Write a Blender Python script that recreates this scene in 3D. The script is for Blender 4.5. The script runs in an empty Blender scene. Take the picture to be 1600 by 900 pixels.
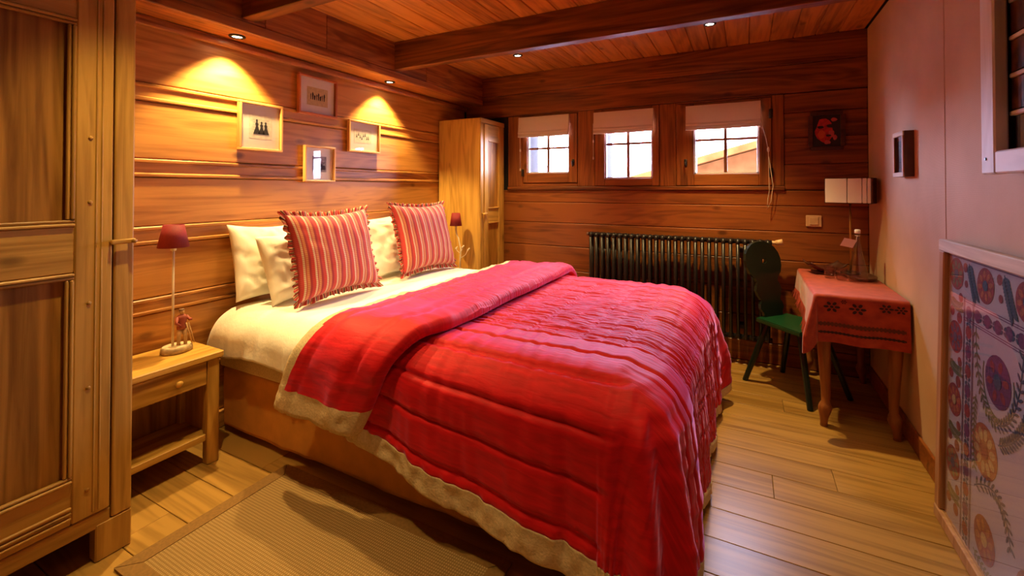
import bpy, bmesh, math, random
from mathutils import Vector, Matrix, noise
random.seed(7)
PI = math.pi
sc = bpy.context.scene
COL = sc.collection

# ------------------------------------------------------------------ camera
F, CYP, YAW, PITCH = 700.0, 285.5, math.radians(27.57), math.radians(0.694)
cd = bpy.data.cameras.new('camera'); cam = bpy.data.objects.new('camera', cd); COL.objects.link(cam)
cam.location = (0, 0, 1.35); cam.rotation_euler = (PI/2 + PITCH, 0, YAW)
cd.sensor_width = 36.0; cd.lens = 36.0*F/1600; cd.shift_y = -(450 - CYP)/1600; cd.clip_start = 0.02
sc.camera = cam
# ------------------------------------------------------------------ world, exposure
w = bpy.data.worlds.new('sky'); sc.world = w; w.use_nodes = True
w.node_tree.nodes['Background'].inputs[0].default_value = (0.64, 0.66, 1.0, 1)
w.node_tree.nodes['Background'].inputs[1].default_value = 62.0
vs = sc.view_settings; vs.view_transform = 'Standard'; vs.look = 'None'; vs.gamma = 1; vs.use_curve_mapping = False
vs.exposure = 0.15
WARM = (1.0, 0.70, 0.27)
# room: left wall X=XL, right wall X=XR, back wall Y=YB, near wall Y=YN, ceiling Z=ZC
XL, XR, YB, YN, ZC = -2.64, 0.77, 3.98, -1.3, 2.485

# ------------------------------------------------------------------ materials
def new_mat(name):
    m = bpy.data.materials.new(name); m.use_nodes = True
    nt = m.node_tree; return m, nt, nt.nodes['Principled BSDF']
def N(nt, t, **kw):
    n = nt.nodes.new(t)
    for k, v in kw.items():
        if k in n.inputs: n.inputs[k].default_value = v
        else: setattr(n, k, v)
    return n
def plain(name, col, rough=0.5, metal=0.0, noise_amt=0.0, nscale=20, bump=0.0, sheen=0.0, sheen_tint=(1, 1, 1), spec=0.5, emit=0):
    m, nt, b = new_mat(name)
    b.inputs['Base Color'].default_value = (*col, 1); b.inputs['Roughness'].default_value = rough
    b.inputs['Metallic'].default_value = metal; b.inputs['Specular IOR Level'].default_value = spec
    if sheen:
        b.inputs['Sheen Weight'].default_value = sheen; b.inputs['Sheen Tint'].default_value = (*sheen_tint, 1); b.inputs['Sheen Roughness'].default_value = 0.45
    if emit:
        b.inputs['Emission Color'].default_value = (*col, 1); b.inputs['Emission Strength'].default_value = emit
    if noise_amt or bump:
        tc = N(nt, 'ShaderNodeTexCoord'); nz = N(nt, 'ShaderNodeTexNoise', Scale=nscale, Detail=4)
        nt.links.new(tc.outputs['Object'], nz.inputs['Vector'])
        if noise_amt:
            r = N(nt, 'ShaderNodeValToRGB')
            r.color_ramp.elements[0].position = .3; r.color_ramp.elements[1].position = .7
            r.color_ramp.elements[0].color = (*[max(0, c*(1 - noise_amt)) for c in col], 1)
            r.color_ramp.elements[1].color = (*[min(1, c*(1 + noise_amt)) for c in col], 1)
            nt.links.new(nz.outputs[0], r.inputs[0]); nt.links.new(r.outputs[0], b.inputs['Base Color'])
        if bump:
            bp = N(nt, 'ShaderNodeBump', Strength=bump, Distance=0.004)
            nt.links.new(nz.outputs[0], bp.inputs['Height']); nt.links.new(bp.outputs[0], b.inputs['Normal'])
    return m
def wood(name, dark, light, axis=0, rough=0.45, across=26.0, along=1.3, knots=True, bump=0.25, spec=0.4, var=0.25, knot_scale=2.6):
    """timber: stretched grain along one axis, wavy figure, knots, per-board variation"""
    m, nt, b = new_mat(name); L = nt.links.new
    tc = N(nt, 'ShaderNodeTexCoord'); oi = N(nt, 'ShaderNodeObjectInfo')
    off = N(nt, 'ShaderNodeVectorMath', operation='SCALE'); off.inputs[0].default_value = (13.1, 7.7, 21.3)
    L(oi.outputs['Random'], off.inputs['Scale'])
    add = N(nt, 'ShaderNodeVectorMath', operation='ADD'); L(tc.outputs['Object'], add.inputs[0]); L(off.outputs[0], add.inputs[1])
    s = [across]*3; s[axis] = along
    mp = N(nt, 'ShaderNodeMapping'); mp.inputs['Scale'].default_value = s; L(add.outputs[0], mp.inputs['Vector'])
    n1 = N(nt, 'ShaderNodeTexNoise', Scale=1.0, Detail=5, Roughness=.6, Distortion=.5); L(mp.outputs[0], n1.inputs['Vector'])
    s2 = [across*.22]*3; s2[axis] = along*.45
    mp2 = N(nt, 'ShaderNodeMapping'); mp2.inputs['Scale'].default_value = s2; L(add.outputs[0], mp2.inputs['Vector'])
    n2 = N(nt, 'ShaderNodeTexNoise', Scale=1.0, Detail=2, Distortion=1.2); L(mp2.outputs[0], n2.inputs['Vector'])
    # growth ring figure: sine of the broad noise
    mu = N(nt, 'ShaderNodeMath', operation='MULTIPLY'); mu.inputs[1].default_value = 42.0; L(n2.outputs[0], mu.inputs[0])
    sn = N(nt, 'ShaderNodeMath', operation='SINE'); L(mu.outputs[0], sn.inputs[0])
    m1 = N(nt, 'ShaderNodeMath', operation='MULTIPLY_ADD'); m1.inputs[1].default_value = .10; L(sn.outputs[0], m1.inputs[0]); L(n1.outputs[0], m1.inputs[2])
    m2 = N(nt, 'ShaderNodeMath', operation='MULTIPLY_ADD'); m2.inputs[1].default_value = .45; L(n2.outputs[0], m2.inputs[0]); L(m1.outputs[0], m2.inputs[2])
    m3 = N(nt, 'ShaderNodeMath', operation='MULTIPLY_ADD'); m3.inputs[1].default_value = var; L(oi.outputs['Random'], m3.inputs[0]); L(m2.outputs[0], m3.inputs[2])
    r = N(nt, 'ShaderNodeValToRGB'); e = r.color_ramp.elements
    e[0].position = .50; e[0].color = (*dark, 1); e[1].position = 1.05 if 1.05 <= 1 else 1.0; e[1].color = (*light, 1)
    L(m3.outputs[0], r.inputs[0]); col = r.outputs[0]
    if knots:
        s3 = [knot_scale*1.9]*3; s3[axis] = knot_scale
        mp3 = N(nt, 'ShaderNodeMapping'); mp3.inputs['Scale'].default_value = s3; L(add.outputs[0], mp3.inputs['Vector'])
        vo = N(nt, 'ShaderNodeTexVoronoi', Scale=1.0); L(mp3.outputs[0], vo.inputs['Vector'])
        kr = N(nt, 'ShaderNodeMapRange'); kr.inputs[1].default_value = .05; kr.inputs[2].default_value = .12; kr.inputs[3].default_value = .65; kr.inputs[4].default_value = 0
        L(vo.outputs['Distance'], kr.inputs[0])
        mx = N(nt, 'ShaderNodeMix', data_type='RGBA'); L(kr.outputs[0], mx.inputs[0]); L(col, mx.inputs[6])
        mx.inputs[7].default_value = (*[c*.45 for c in dark], 1); col = mx.outputs[2]
    L(col, b.inputs['Base Color'])
    b.inputs['Roughness'].default_value = rough; b.inputs['Specular IOR Level'].default_value = spec
    bp = N(nt, 'ShaderNodeBump', Strength=bump, Distance=0.003); L(m1.outputs[0], bp.inputs['Height']); L(bp.outputs[0], b.inputs['Normal'])
    return m
def glass(name, tint=(1, 1, 1), rough=0.02, boost=1.0):
    m, nt, b = new_mat(name); nt.nodes.remove(b); out = [n for n in nt.nodes if n.type == 'OUTPUT_MATERIAL'][0]
    t = N(nt, 'ShaderNodeBsdfTransparent'); t.inputs[0].default_value = (*tint, 1)
    g = N(nt, 'ShaderNodeBsdfGlossy'); g.inputs['Roughness'].default_value = rough
    lw = N(nt, 'ShaderNodeLayerWeight', Blend=.5); pw = N(nt, 'ShaderNodeMath', operation='POWER'); pw.inputs[1].default_value = 4.5
    ma = N(nt, 'ShaderNodeMath', operation='MULTIPLY_ADD'); ma.inputs[1].default_value = .8; ma.inputs[2].default_value = .025*boost
    nt.links.new(lw.outputs['Facing'], pw.inputs[0]); nt.links.new(pw.outputs[0], ma.inputs[0])
    mx = N(nt, 'ShaderNodeMixShader')
    nt.links.new(ma.outputs[0], mx.inputs[0]); nt.links.new(t.outputs[0], mx.inputs[1]); nt.links.new(g.outputs[0], mx.inputs[2])
    nt.links.new(mx.outputs[0], out.inputs[0]); return m

M = {}
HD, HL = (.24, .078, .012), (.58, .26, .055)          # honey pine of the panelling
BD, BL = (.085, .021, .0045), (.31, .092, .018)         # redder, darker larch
M['wall_y'] = wood('honey_panelling', HD, HL, 1, rough=.42)
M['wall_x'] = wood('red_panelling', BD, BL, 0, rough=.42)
M['case_z'] = wood('window_case_timber', BD, BL, 2, rough=.42)
M['beam_x'] = wood('beam_timber', BD, BL, 0, rough=.45, var=.05)
M['soffit_y'] = wood('soffit_timber', (.16, .042, .008), (.50, .18, .04), 1, var=.05)
M['ceil_y'] = wood('ceiling_boards', (.20, .055, .009), (.56, .21, .042), 1, rough=.5)
M['floor_x'] = wood('oak_floor', (.20, .095, .018), (.44, .24, .055), 0, rough=.33, across=30, along=1.0, knots=False, bump=.12, spec=.5)
PD, PL = (.28, .125, .017), (.62, .345, .07)           # lighter fir furniture
M['fir_z'] = wood('fir_upright', PD, PL, 2, rough=.4, bump=.5)
M['fir_y'] = wood('fir_rail', PD, PL, 1, rough=.4, bump=.5)
M['fir_x'] = wood('fir_cross', PD, PL, 0, rough=.4)
M['fir_panel'] = wood('fir_panel', (.20, .08, .010), (.50, .235, .04), 2, rough=.42, bump=.5)
M['old_pale_lit_y'] = wood('weathered_wood_pale_lit', (.40, .27, .17), (.72, .60, .46), 1, rough=.6, knots=False)  # one weathered wood; top rail's brighter light painted in as a paler tone
M['old_warm_lit_z'] = wood('weathered_wood_warm_lit', (.33, .13, .045), (.55, .30, .13), 2, rough=.5, knots=False)  # same wood; stiles and bottom rail have their darker, warmer light painted in
M['wash_z'] = wood('whitewashed_wood', (.55, .52, .50), (.82, .80, .78), 2, rough=.6, across=14, bump=.4)
M['wash_y'] = wood('whitewashed_wood_rail', (.55, .52, .50), (.82, .80, .78), 1, rough=.6, across=14, bump=.4)
M['leg_z'] = wood('table_leg_timber', (.16, .045, .010), (.34, .12, .028), 2, rough=.4, knots=False)
M['plaster'] = None
M['frame_y'] = wood('picture_frame_wood', (.45, .20, .05), (.75, .40, .12), 1, rough=.4, knots=False, across=60)
M['frame_z'] = wood('picture_frame_wood_upright', (.45, .20, .05), (.75, .40, .12), 2, rough=.4, knots=False, across=60)
M['frame_red_y'] = wood('reddish_frame_wood', (.30, .07, .015), (.55, .17, .04), 1, rough=.4, knots=False, across=60)
M['frame_red_z'] = wood('reddish_frame_wood_upright', (.30, .07, .015), (.55, .17, .04), 2, rough=.4, knots=False, across=60)
M['dark_frame'] = wood('dark_frame_wood', (.035, .012, .006), (.10, .03, .012), 0, rough=.4, knots=False)
M['mat_board'] = plain('mat_board', (.80, .76, .68), .8)
M['old_paper'] = plain('aged_paper', (.62, .47, .24), .8, noise_amt=.12, nscale=60)
M['old_paper_light'] = plain('pale_aged_paper', (.74, .68, .54), .8, noise_amt=.12, nscale=60)
M['ink'] = plain('ink', (.03, .025, .03), .8)
M['print_grey'] = plain('print_grey', (.30, .27, .27), .8, noise_amt=.6, nscale=90)
M['glass'] = glass('clear_glass')
M['glass_pic'] = glass('picture_glass', rough=.02)
M['glass_big'] = glass('textile_glass', rough=.01, boost=2.2)
M['glass_bottle'] = glass('bottle_glass', (.88, .82, .80), boost=3)
M['black_iron'] = plain('black_iron', (.018, .014, .015), .35, .2, spec=.5)
M['metal'] = plain('grey_metal', (.25, .22, .2), .35, .8)
M['brass'] = plain('brass', (.6, .36, .1), .35, .9)
M['dark_metal'] = plain('dark_metal', (.03, .025, .02), .4, .6)
M['bead'] = plain('pale_glazing_bead', (.75, .74, .78), .5)
M['white_cotton'] = plain('white_cotton', (.86, .81, .70), .85, bump=.35, nscale=55, sheen=.2)
M['pillow_cotton'] = plain('pillow_cotton', (.86, .81, .70), .85, bump=.3, nscale=30, sheen=.2)
M['linen'] = plain('natural_linen', (.66, .51, .30), .9, noise_amt=.12, nscale=120, bump=.5)
M['skirt_cloth'] = plain('ochre_bed_base_cloth', (.60, .25, .035), .8, noise_amt=.1, nscale=14, bump=.12)
def mat_blind():
    m, nt, b = new_mat('blind_linen'); out = [n for n in nt.nodes if n.type == 'OUTPUT_MATERIAL'][0]
    b.inputs['Base Color'].default_value = (.74, .60, .44, 1); b.inputs['Roughness'].default_value = .9
    tr = N(nt, 'ShaderNodeBsdfTranslucent'); tr.inputs[0].default_value = (.75, .58, .45, 1); mx = N(nt, 'ShaderNodeMixShader'); mx.inputs[0].default_value = .09
    nt.links.new(b.outputs[0], mx.inputs[1]); nt.links.new(tr.outputs[0], mx.inputs[2]); nt.links.new(mx.outputs[0], out.inputs[0]); return m
M['blind_cloth'] = mat_blind()
M['cord'] = plain('pale_cord', (.72, .58, .42), .7)
M['red_shade'] = plain('red_lampshade', (.20, .005, .008), .75, noise_amt=.15, nscale=200)
M['white_stem'] = plain('ivory_paint', (.72, .60, .44), .5)
M['cream'] = plain('cream_plastic', (.72, .46, .24), .4)
M['green_paint'] = plain('dark_green_paint', (.005, .055, .020), .3, noise_amt=.2, nscale=8)
M['dkgreen_paint'] = plain('blackish_green_paint', (.006, .016, .011), .3, noise_amt=.2, nscale=8)
M['leather'] = plain('dark_leather', (.07, .018, .008), .4, noise_amt=.2, nscale=30)
M['brown_box'] = plain('dark_brown_wood', (.10, .035, .015), .45, noise_amt=.3, nscale=12)
M['bark'] = plain('bark', (.34, .24, .13), .9, noise_amt=.4, nscale=40, bump=.6)
M['log_top'] = plain('sawn_log_face', (.66, .52, .32), .8, noise_amt=.12, nscale=30)
M['red_coat'] = plain('carved_red_coat', (.28, .05, .03), .6)
M['carved'] = plain('carved_pale_wood', (.48, .28, .12), .6, noise_amt=.2, nscale=60)
M['carved_dark'] = plain('carved_dark_wood', (.16, .07, .03), .6)
M['black_cloth'] = plain('underside_black', (.01, .008, .006), .9)
M['paper'] = plain('white_paper', (.85, .82, .80), .7)
M['snow'] = plain('snow', (.32, .32, .34), .8, spec=0)
M['roof'] = plain('far_roof_boards', (.075, .026, .007), .8, noise_amt=.3, nscale=3, spec=0)
M['housewall'] = plain('far_house_timber', (.070, .026, .008), .8, noise_amt=.25, nscale=4, spec=0)
M['lens'] = plain('lamp_lens', (1.0, .80, .55), .3, emit=30)
M['mirror'] = plain('old_mirror', (.80, .84, .84), .06, 1.0)
M['panel_art'] = plain('dark_painted_panel', (.085, .030, .012), .4, noise_amt=.9, nscale=26)
M['art_red'] = plain('art_red', (.40, .012, .010), .5, noise_amt=.4, nscale=40)
M['art_dark'] = plain('art_dark', (.015, .009, .010), .5)
M['art_pink'] = plain('art_pink', (.45, .06, .06), .5)
M['art_orange'] = plain('art_orange', (.50, .06, .01), .5)

def mat_wallpaper():
    m, nt, b = new_mat('woven_wallpaper'); L = nt.links.new
    tc = N(nt, 'ShaderNodeTexCoord')
    w1 = N(nt, 'ShaderNodeTexWave', Scale=85.0, Distortion=1.2, Detail=2); w1.bands_direction = 'Z'
    w2 = N(nt, 'ShaderNodeTexWave', Scale=85.0, Distortion=1.2, Detail=2); w2.bands_direction = 'Y'
    for x in (w1, w2): L(tc.outputs['Object'], x.inputs['Vector'])
    mu = N(nt, 'ShaderNodeMath', operation='MULTIPLY'); L(w1.outputs['Fac'], mu.inputs[0]); L(w2.outputs['Fac'], mu.inputs[1])
    nz = N(nt, 'ShaderNodeTexNoise', Scale=3.0, Detail=3); L(tc.outputs['Object'], nz.inputs['Vector'])
    ad = N(nt, 'ShaderNodeMath', operation='MULTIPLY_ADD'); ad.inputs[1].default_value = .5; L(mu.outputs[0], ad.inputs[0]); L(nz.outputs[0], ad.inputs[2])
    r = N(nt, 'ShaderNodeValToRGB'); r.color_ramp.elements[0].position = .3; r.color_ramp.elements[1].position = 1.0
    r.color_ramp.elements[0].color = (.52, .32, .18, 1); r.color_ramp.elements[1].color = (.70, .48, .31, 1)
    L(ad.outputs[0], r.inputs[0]); L(r.outputs[0], b.inputs['Base Color']); b.inputs['Roughness'].default_value = .75
    bp = N(nt, 'ShaderNodeBump', Strength=.3, Distance=.002); L(mu.outputs[0], bp.inputs['Height']); L(bp.outputs[0], b.inputs['Normal'])
    return m
M['wallpaper'] = mat_wallpaper()
def mat_sisal():
    m, nt, b = new_mat('sisal_weave'); L = nt.links.new
    tc = N(nt, 'ShaderNodeTexCoord')
    w1 = N(nt, 'ShaderNodeTexWave', Scale=34.0, Distortion=.6, Detail=1); w1.bands_direction = 'X'
    w2 = N(nt, 'ShaderNodeTexWave', Scale=26.0, Distortion=.6, Detail=1); w2.bands_direction = 'Y'
    for x in (w1, w2): L(tc.outputs['Object'], x.inputs['Vector'])
    mu = N(nt, 'ShaderNodeMath', operation='MULTIPLY'); L(w1.outputs['Fac'], mu.inputs[0]); L(w2.outputs['Fac'], mu.inputs[1])
    r = N(nt, 'ShaderNodeValToRGB'); r.color_ramp.elements[0].color = (.25, .14, .04, 1); r.color_ramp.elements[1].color = (.47, .30, .115, 1)
    r.color_ramp.elements[1].position = .7
    L(mu.outputs[0], r.inputs[0]); L(r.outputs[0], b.inputs['Base Color']); b.inputs['Roughness'].default_value = .9
    bp = N(nt, 'ShaderNodeBump', Strength=.6, Distance=.004); L(mu.outputs[0], bp.inputs['Height']); L(bp.outputs[0], b.inputs['Normal'])
    return m
M['sisal'] = mat_sisal()
M['sisal_border'] = plain('rug_border_cloth', (.24, .12, .028), .9, noise_amt=.15, nscale=90, bump=.3)
def mat_velvet():
    m, nt, b = new_mat('red_velvet'); L = nt.links.new
    tc = N(nt, 'ShaderNodeTexCoord')
    mp = N(nt, 'ShaderNodeMapping'); mp.inputs['Scale'].default_value = (9, 55, 1); L(tc.outputs['UV'], mp.inputs['Vector'])
    nz = N(nt, 'ShaderNodeTexNoise', Scale=1.0, Detail=3, Distortion=.4); L(mp.outputs[0], nz.inputs['Vector'])
    r = N(nt, 'ShaderNodeValToRGB'); r.color_ramp.elements[0].position = .3; r.color_ramp.elements[1].position = .75
    r.color_ramp.elements[0].color = (.50, .003, .007, 1); r.color_ramp.elements[1].color = (.74, .006, .012, 1)
    L(nz.outputs[0], r.inputs[0]); L(r.outputs[0], b.inputs['Base Color'])
    b.inputs['Roughness'].default_value = .6; b.inputs['Specular IOR Level'].default_value = .25
    b.inputs['Sheen Weight'].default_value = .85; b.inputs['Sheen Tint'].default_value = (.9, .40, 1.0, 1); b.inputs['Sheen Roughness'].default_value = .32
    sp = N(nt, 'ShaderNodeSeparateXYZ'); L(tc.outputs['UV'], sp.inputs[0])
    su = N(nt, 'ShaderNodeMath', operation='SUBTRACT'); su.inputs[1].default_value = 2.31; L(sp.outputs[1], su.inputs[0])
    ab = N(nt, 'ShaderNodeMath', operation='ABSOLUTE'); L(su.outputs[0], ab.inputs[0])
    mr = N(nt, 'ShaderNodeMapRange'); mr.inputs[1].default_value = .50; mr.inputs[2].default_value = .56; mr.inputs[3].default_value = .85; mr.inputs[4].default_value = .15; L(ab.outputs[0], mr.inputs[0])
    bp = N(nt, 'ShaderNodeBump', Distance=.012); L(mr.outputs[0], bp.inputs['Strength']); L(nz.outputs[0], bp.inputs['Height']); L(bp.outputs[0], b.inputs['Normal'])
    return m
M['velvet'] = mat_velvet()
def mat_stripe():
    m, nt, b = new_mat('striped_cotton'); L = nt.links.new
    tc = N(nt, 'ShaderNodeTexCoord'); sp = N(nt, 'ShaderNodeSeparateXYZ'); L(tc.outputs['UV'], sp.inputs[0])
    def wave(src, freq):
        a = N(nt, 'ShaderNodeMath', operation='MULTIPLY'); a.inputs[1].default_value = freq; L(src, a.inputs[0])
        f = N(nt, 'ShaderNodeMath', operation='FRACT'); L(a.outputs[0], f.inputs[0]); return f.outputs[0]
    fx = wave(sp.outputs[0], 9.0); fy = wave(sp.outputs[1], 46.0)
    r = N(nt, 'ShaderNodeValToRGB'); cr = r.color_ramp; cr.interpolation = 'CONSTANT'
    cr.elements[0].position = 0; cr.elements[0].color = (.48, .035, .035, 1)
    cr.elements[1].position = .30; cr.elements[1].color = (.60, .40, .32, 1)
    for p, c in ((.48, (.40, .03, .04, 1)), (.56, (.54, .20, .10, 1)), (.80, (.30, .02, .035, 1))):
        e = cr.elements.new(p); e.color = c
    L(fx, r.inputs[0])
    st = N(nt, 'ShaderNodeMath', operation='GREATER_THAN'); st.inputs[1].default_value = .68; L(fy, st.inputs[0])
    ml = N(nt, 'ShaderNodeMath', operation='MULTIPLY'); ml.inputs[1].default_value = .45; L(st.outputs[0], ml.inputs[0])
    mx = N(nt, 'ShaderNodeMix', data_type='RGBA'); L(ml.outputs[0], mx.inputs[0]); L(r.outputs[0], mx.inputs[6]); mx.inputs[7].default_value = (.22, .02, .03, 1)
    L(mx.outputs[2], b.inputs['Base Color']); b.inputs['Roughness'].default_value = .85; b.inputs['Sheen Weight'].default_value = .15
    return m
M['stripe'] = mat_stripe()
def mat_ruffle():
    m, nt, b = new_mat('striped_ruffle'); L = nt.links.new
    tc = N(nt, 'ShaderNodeTexCoord'); sp = N(nt, 'ShaderNodeSeparateXYZ'); L(tc.outputs['UV'], sp.inputs[0])
    a = N(nt, 'ShaderNodeMath', operation='MULTIPLY'); a.inputs[1].default_value = 95.0; L(sp.outputs[0], a.inputs[0])
    f = N(nt, 'ShaderNodeMath', operation='FRACT'); L(a.outputs[0], f.inputs[0])
    r = N(nt, 'ShaderNodeValToRGB'); cr = r.color_ramp; cr.interpolation = 'CONSTANT'
    cr.elements[0].color = (.40, .03, .03, 1); cr.elements[1].position = .4; cr.elements[1].color = (.62, .42, .26, 1)
    e = cr.elements.new(.6); e.color = (.08, .035, .03, 1); e = cr.elements.new(.8); e.color = (.50, .18, .08, 1)
    L(f.outputs[0], r.inputs[0]); L(r.outputs[0], b.inputs['Base Color']); b.inputs['Roughness'].default_value = .85
    return m
M['ruffle'] = mat_ruffle()
def mat_tablecloth():
    m, nt, b = new_mat('rust_tablecloth'); L = nt.links.new
    tc = N(nt, 'ShaderNodeTexCoord')
    nz = N(nt, 'ShaderNodeTexNoise', Scale=18.0, Detail=4); L(tc.outputs['UV'], nz.inputs['Vector'])
    r = N(nt, 'ShaderNodeValToRGB'); r.color_ramp.elements[0].position = .35; r.color_ramp.elements[1].position = .7
    r.color_ramp.elements[0].color = (.33, .022, .005, 1); r.color_ramp.elements[1].color = (.48, .052, .012, 1)
    L(nz.outputs[0], r.inputs[0]); L(r.outputs[0], b.inputs['Base Color']); b.inputs['Roughness'].default_value = .75; b.inputs['Sheen Weight'].default_value = .35
    return m
M['tablecloth'] = mat_tablecloth()
M['embroid_dark'] = plain('dark_embroidery', (.045, .012, .010), .8)
M['embroid_brown'] = plain('brown_embroidery', (.14, .03, .012), .8)
M['cloth_pale'] = plain('suzani_ground', (.47, .43, .50), .8, noise_amt=.06, nscale=200)
M['s_red'] = plain('madder_thread', (.26, .03, .035), .8, noise_amt=.35, nscale=120)
M['s_orange'] = plain('rust_thread', (.38, .11, .04), .8, noise_amt=.3, nscale=120)
M['s_blue'] = plain('indigo_thread', (.05, .075, .13), .8, noise_amt=.35, nscale=120)
M['s_purple'] = plain('plum_thread', (.14, .035, .12), .8, noise_amt=.35, nscale=120)
M['s_ochre'] = plain('ochre_thread', (.50, .34, .14), .8, noise_amt=.25, nscale=120)
M['s_olive'] = plain('olive_thread', (.14, .15, .08), .8, noise_amt=.3, nscale=120)

# ------------------------------------------------------------------ geometry helpers
def tag(o, label=None, cat=None, group=None, kind=None):
    if label: o['label'] = label
    if cat: o['category'] = cat
    if group: o['group'] = group
    if kind: o['kind'] = kind
    return o
def thing(name, label=None, cat=None, loc=(0, 0, 0), rz=0, group=None, kind=None):
    o = bpy.data.objects.new(name, None); COL.objects.link(o); o.empty_display_size = .05
    o.location = loc; o.rotation_euler = (0, 0, rz)
    return tag(o, label, cat, group, kind)
def obj(name, bm, mat, parent=None, smooth=False, fix=True):
    me = bpy.data.meshes.new(name)
    if fix: bmesh.ops.recalc_face_normals(bm, faces=bm.faces)
    bm.to_mesh(me); bm.free()
    if isinstance(mat, (list, tuple)):
        for x in mat: me.materials.append(M[x])
    else: me.materials.append(M[mat])
    if smooth: me.shade_smooth()
    o = bpy.data.objects.new(name, me); COL.objects.link(o)
    if parent: o.parent = parent
    return o
def bx(bm, x0, x1, y0, y1, z0, z1, bev=0.0, seg=1):
    if x1 < x0: x0, x1 = x1, x0
    if y1 < y0: y0, y1 = y1, y0
    if z1 < z0: z0, z1 = z1, z0
    r = bmesh.ops.create_cube(bm, size=1.0); vs_ = r['verts']
    for v in vs_:
        v.co = Vector(((x0+x1)/2 + v.co.x*(x1-x0), (y0+y1)/2 + v.co.y*(y1-y0), (z0+z1)/2 + v.co.z*(z1-z0)))
    if bev:
        es = list({e for v in vs_ for e in v.link_edges})
        bmesh.ops.bevel(bm, geom=es, offset=min(bev, .45*min(x1-x0, y1-y0, z1-z0)), segments=seg, affect='EDGES', profile=.5)
    return bm
def box(name, mat, parent, x0, x1, y0, y1, z0, z1, bev=0.003, seg=1):
    return obj(name, bx(bmesh.new(), x0, x1, y0, y1, z0, z1, bev, seg), mat, parent)
def lathe(bm, prof, cx=0, cy=0, n=20, sx=1, sy=1, cap=True, rot=0):
    rings = []
    for r, z in prof:
        rings.append([bm.verts.new((cx + r*sx*math.cos(rot + 2*PI*i/n), cy + r*sy*math.sin(rot + 2*PI*i/n), z)) for i in range(n)])
    for a, b in zip(rings, rings[1:]):
        for i in range(n): bm.faces.new((a[i], a[(i+1) % n], b[(i+1) % n], b[i]))
    if cap:
        bm.faces.new(rings[0][::-1]); bm.faces.new(rings[-1])
    return bm
def tube(bm, pts, rad, n=8, cap=True):
    pts = [Vector(p) for p in pts]
    rads = rad if isinstance(rad, (list, tuple)) else [rad]*len(pts)
    rings = []; up = None
    for i, p in enumerate(pts):
        d = (pts[min(i+1, len(pts)-1)] - pts[max(i-1, 0)]).normalized()
        if up is None: up = Vector((0, 0, 1)) if abs(d.z) < .9 else Vector((1, 0, 0))
        s = d.cross(up).normalized(); up = s.cross(d).normalized()
        rings.append([bm.verts.new(p + (s*math.cos(2*PI*k/n) + up*math.sin(2*PI*k/n))*rads[i]) for k in range(n)])
    for a, b in zip(rings, rings[1:]):
        for k in range(n): bm.faces.new((a[k], a[(k+1) % n], b[(k+1) % n], b[k]))
    if cap: bm.faces.new(rings[0][::-1]); bm.faces.new(rings[-1])
    return bm
def prism(bm, pts, f):
    """pts: 2D outline, f(p,t) -> 3D for t=0,1; solid extrusion"""
    a = [bm.verts.new(f(p, 0)) for p in pts]; b = [bm.verts.new(f(p, 1)) for p in pts]
    n = len(pts)
    bm.faces.new(a[::-1]); bm.faces.new(b)
    for i in range(n): bm.faces.new((a[i], a[(i+1) % n], b[(i+1) % n], b[i]))
    return bm
def grid(bm, rows, uvs=None, closed=False):
    """rows: list of lists of 3D points -> quads; returns verts"""
    V = [[bm.verts.new(p) for p in r] for r in rows]
    uvl = bm.loops.layers.uv.verify() if uvs else None
    faces = {}
    for i in range(len(V)-1):
        m = len(V[i])
        for j in range(m if closed else m-1):
            j2 = (j+1) % m
            f = bm.faces.new((V[i][j], V[i][j2], V[i+1][j2], V[i+1][j])); faces[(i, j)] = f
            if uvs:
                for l, (a, b) in zip(f.loops, ((i, j), (i, j2), (i+1, j2), (i+1, j))): l[uvl].uv = uvs[a][b]
    return V, faces
def ellipsoid(bm, c, r, n=12, m=8):
    prof = [(max(1e-4, math.cos(-PI/2 + PI*i/m)), math.sin(-PI/2 + PI*i/m)) for i in range(m+1)]
    s = len(bm.verts)
    lathe(bm, [(a, b) for a, b in prof], 0, 0, n)
    bm.verts.ensure_lookup_table()
    for v in list(bm.verts)[s:]: v.co = Vector((c[0]+v.co.x*r[0], c[1]+v.co.y*r[1], c[2]+v.co.z*r[2]))
    return bm
def lin(a, b, n): return [a + (b-a)*i/(n-1) for i in range(n)]
def nz(x, y, z=0.0): return noise.noise(Vector((x, y, z)))

# ------------------------------------------------------------------ downlights (lamps of the room)
def downlight(x, y, z, label, power, cone=95, blend=.6, group='recessed spots', rad=.026):
    t = thing('recessed_spotlight', label, 'spotlight', (x, y, z), 0, group)
    bm = bmesh.new(); lathe(bm, [(.026, -.001), (.042, -.001), (.042, -.006), (.030, -.010), (.026, -.004)], n=24, cap=False)
    obj('trim_ring', bm, 'dark_metal', t, True)
    bm = bmesh.new(); lathe(bm, [(.026, -.001), (.026, -.003)], n=24); obj('lens', bm, 'lens', t)
    ld = bpy.data.lights.new('spot_bulb', 'SPOT'); ld.energy = power*1.35; ld.color = WARM; ld.spot_size = math.radians(cone); ld.spot_blend = blend; ld.shadow_soft_size = rad
    lo = bpy.data.objects.new('spot_bulb', ld); COL.objects.link(lo); lo.parent = t; lo.location = (0, 0, -.03)
    return t
SOF_X, SOF_Z = -2.417, 2.203
downlight(-2.525, 1.505, SOF_Z, 'recessed spot in the soffit above the picture of three figures', 95, 104, .5)
downlight(-2.525, 2.719, SOF_Z, 'recessed spot in the soffit nearest the small wardrobe', 85, 104, .5)
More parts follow.
